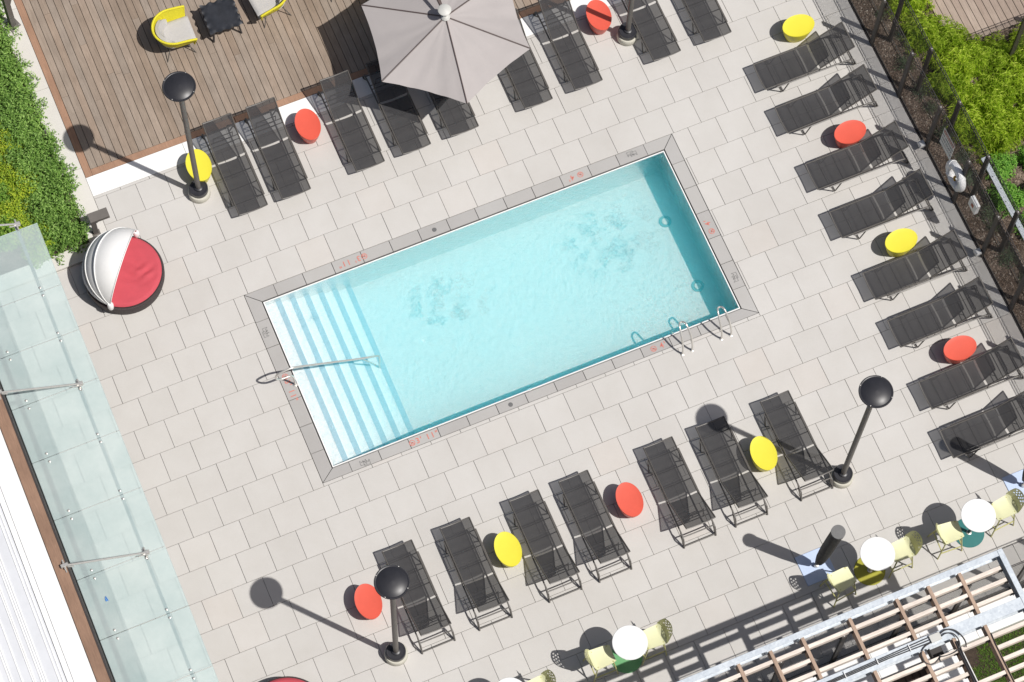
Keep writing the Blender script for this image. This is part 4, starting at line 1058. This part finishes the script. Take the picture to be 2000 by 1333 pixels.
RX = [8.41, 7.80, 7.19, 6.28, 5.37, 4.76, 4.15, 3.24, 2.33]
for x in RX:
    B_(x - .032, x + .032, -12.965, -12.175, ZT - .22, ZT - .006, 'rafter', 'rafter')
    B_(x - .032, x + .032, -15.29, -13.195, ZT - .22, ZT - .006, 'rafter', 'rafter')
edges = [9.19] + RX
rows1 = [-12.36, -12.59, -12.82]; rows2 = [-13.42, -13.64, -13.86, -14.08, -14.30, -14.52, -14.74, -14.96]
for i, (b, a) in enumerate(zip(edges, edges[1:])):
    for j, y in enumerate(rows1):
        if (i, j) in ((4, 1), (6, 1), (8, 0)): continue
        B_(a + .035, b - .035 - (.02 if i == 0 else 0), y - .034, y + .034, ZT - .17, ZT - .02, 'slat', 'slat')
        h_ = MB(); h_.box(b - .037 - .055 - QX, b - .037 - QX, y - .041 + QY, y - .036 + QY, ZT - .185, ZT - .03); h_.box(b - .037 - .055 - QX, b - .037 - QX, y + .036 + QY, y + .041 + QY, ZT - .185, ZT - .03); h_.box(b - .0365 - QX, b - .0335 - QX, y - .06 + QY, y + .06 + QY, ZT - .185, ZT - .03)
        h_.build('hanger', 'rust', pg)
    for j, y in enumerate(rows2):
        if (i == 1 and j in (1, 2)) or (i == 5 and j == 1): continue
        B_(a + .035, b - .035 - (.02 if i == 0 else 0), y - .034, y + .034, ZT - .17, ZT - .02, 'slat', 'slat')
        h_ = MB(); h_.box(b - .037 - .055 - QX, b - .037 - QX, y - .041 + QY, y - .036 + QY, ZT - .185, ZT - .03); h_.box(b - .0365 - QX, b - .0335 - QX, y - .06 + QY, y + .06 + QY, ZT - .185, ZT - .03)
        h_.build('hanger', 'rust', pg)
for (x, y) in ((9.25, -17.5), (3.0, -15.4), (9.25, -15.4), (-1.0, -12.11)): MB().bbox(x - .06 - QX, x + .06 - QX, y - .06 + QY, y + .06 + QY, 0, ZT - .26, .004).build('column', 'galv', pg)
# cables, junction box and lamp bracket on the middle beam
jb = empty('junction_box', (7.50, -13.07, ZT)); tag(jb, 'grey junction box with looped cables on the middle steel beam', 'junction box')
MB().bbox(-.10, .10, -.07, .07, .001, .05, .006).build('housing', 'grey_plastic', jb)
for k in range(3):
    y_ = -.045 + .045 * k
    MB().tube([(-.1, y_, .02), (-.2, y_, .02), (-.9, y_ * .6, .018), (-2.2, -.02 + y_ * .5, .016), (-4.6, -.04 + y_ * .5, .016)], .009, 6).build('cable', 'cable', jb, smooth=True)
for k in range(5): MB().bbox(-.5 - .62 * k, -.485 - .62 * k, -.06, .06, .01, .034, .002).build('cable_clip', 'white_plastic', jb)
lp = smooth_path([(.1, .03, .03), (.22, .06, .06), (.36, .0, .06), (.44, -.14, .04), (.46, -.28, .03), (.42, -.36, .03)], 2)
MB().tube(lp, .013, 8).build('cable', 'cable', jb, smooth=True)
MB().tube(smooth_path([(.1, -.02, .03), (.2, .0, .06), (.33, -.06, .06), (.37, -.25, .03), (.28, -.36, .0), (.05, -.36, -.03), (-.08, -.33, .0), (-.1, -.42, .0)], 2), .011, 8).build('cable', 'cable', jb, smooth=True)
MB().tube(smooth_path([(-.1, -.05, .02), (-.25, -.07, .02), (-.36, -.16, .02), (-.36, -.34, .0), (-.24, -.42, -.01), (-.1, -.36, -.02), (-.04, -.30, -.02)], 2), .011, 8).build('cable', 'cable', jb, smooth=True)
for k in (0, 1): MB().tube([(.34 - .035 * k, -.2, .012), (.32 - .03 * k, -.45, .012), (.315 - .03 * k, -2.2, .012)], .014, 8).build('cable', 'cable', jb, smooth=True)
MB().tube([(.94, -.3, .012), (.925, -.5, .008), (.92, -2.2, .008)], .009, 6).build('cable', 'cable', jb, smooth=True)
m = MB(); m.bbox(-.16, .10, -.34, -.11, -.30, -.27, .003); m.bbox(-.16, -.14, -.34, -.11, -.27, -.12, .003); m.build('lamp_bracket', 'rust', jb)

# under the pergola
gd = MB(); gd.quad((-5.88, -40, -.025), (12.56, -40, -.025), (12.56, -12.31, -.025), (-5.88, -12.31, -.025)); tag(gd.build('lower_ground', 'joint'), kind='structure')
bnE = empty('stone_bench', (9, -12.6, 0)); tag(bnE, 'long white stone bench along the fence under the pergola', 'bench')
x = 2.0
for w in (1.0, 1.0, 1.0, 1.0, 1.0, 1.0, 1.0, 1.2, 1.2, 1.0): MB().bbox(x + .003 - 9, x + w - .003 - 9, -12.86 + 12.6, -12.33 + 12.6, .36, .45, .006).build('slab', 'white_stone', bnE); x += w
MB().box(2.02 - 9, x - .02 - 9, -.22, .23, 0, .359).build('plinth', 'concrete', bnE)
bn2 = empty('stone_bench', (8.25, -14, 0)); tag(bn2, 'white stone bench running towards the bottom edge beside the grass', 'bench')
y = -12.87
for w in (.9, .9, .9, .9): MB().bbox(-.34, .36, y - w + .003 + 14, y - .003 + 14, .36, .449, .006).build('slab', 'white_stone', bn2); y -= w
MB().box(-.3, .32, -2.4, 1.1, 0, .359).build('plinth', 'concrete', bn2)
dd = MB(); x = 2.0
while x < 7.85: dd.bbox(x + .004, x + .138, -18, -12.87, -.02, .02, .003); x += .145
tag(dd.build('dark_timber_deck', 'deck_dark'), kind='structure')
lw = MB(); lw.box(8.62, 12.5, -18, -12.88, -.02, .06); tag(lw.build('lawn_soil', 'soil'), kind='structure')
gr = MB(); rnd = random.Random(5)
for k in range(42000):
    x_ = rnd.uniform(8.63, 11.5); y_ = rnd.uniform(-16.2, -12.9)
    if ((x_ - 8.72) / .26) ** 2 + ((y_ + 13.02) / .3) ** 2 < rnd.uniform(.6, 1.2): continue
    a = rnd.uniform(0, 2 * PI); L = rnd.uniform(.035, .085); le = rnd.uniform(.2, .9); w_ = rnd.uniform(.003, .006)
    dx, dy = math.cos(a), math.sin(a); i0 = len(gr.v)
    gr.v += [(x_ - dy * w_, y_ + dx * w_, .058), (x_ + dy * w_, y_ - dx * w_, .058), (x_ + dx * L * le, y_ + dy * L * le, .06 + L)]
    gr.f.append((i0, i0 + 1, i0 + 2))
tag(gr.build('grass', 'grass'), 'green lawn grass showing between the pergola slats', 'grass', kind='stuff')
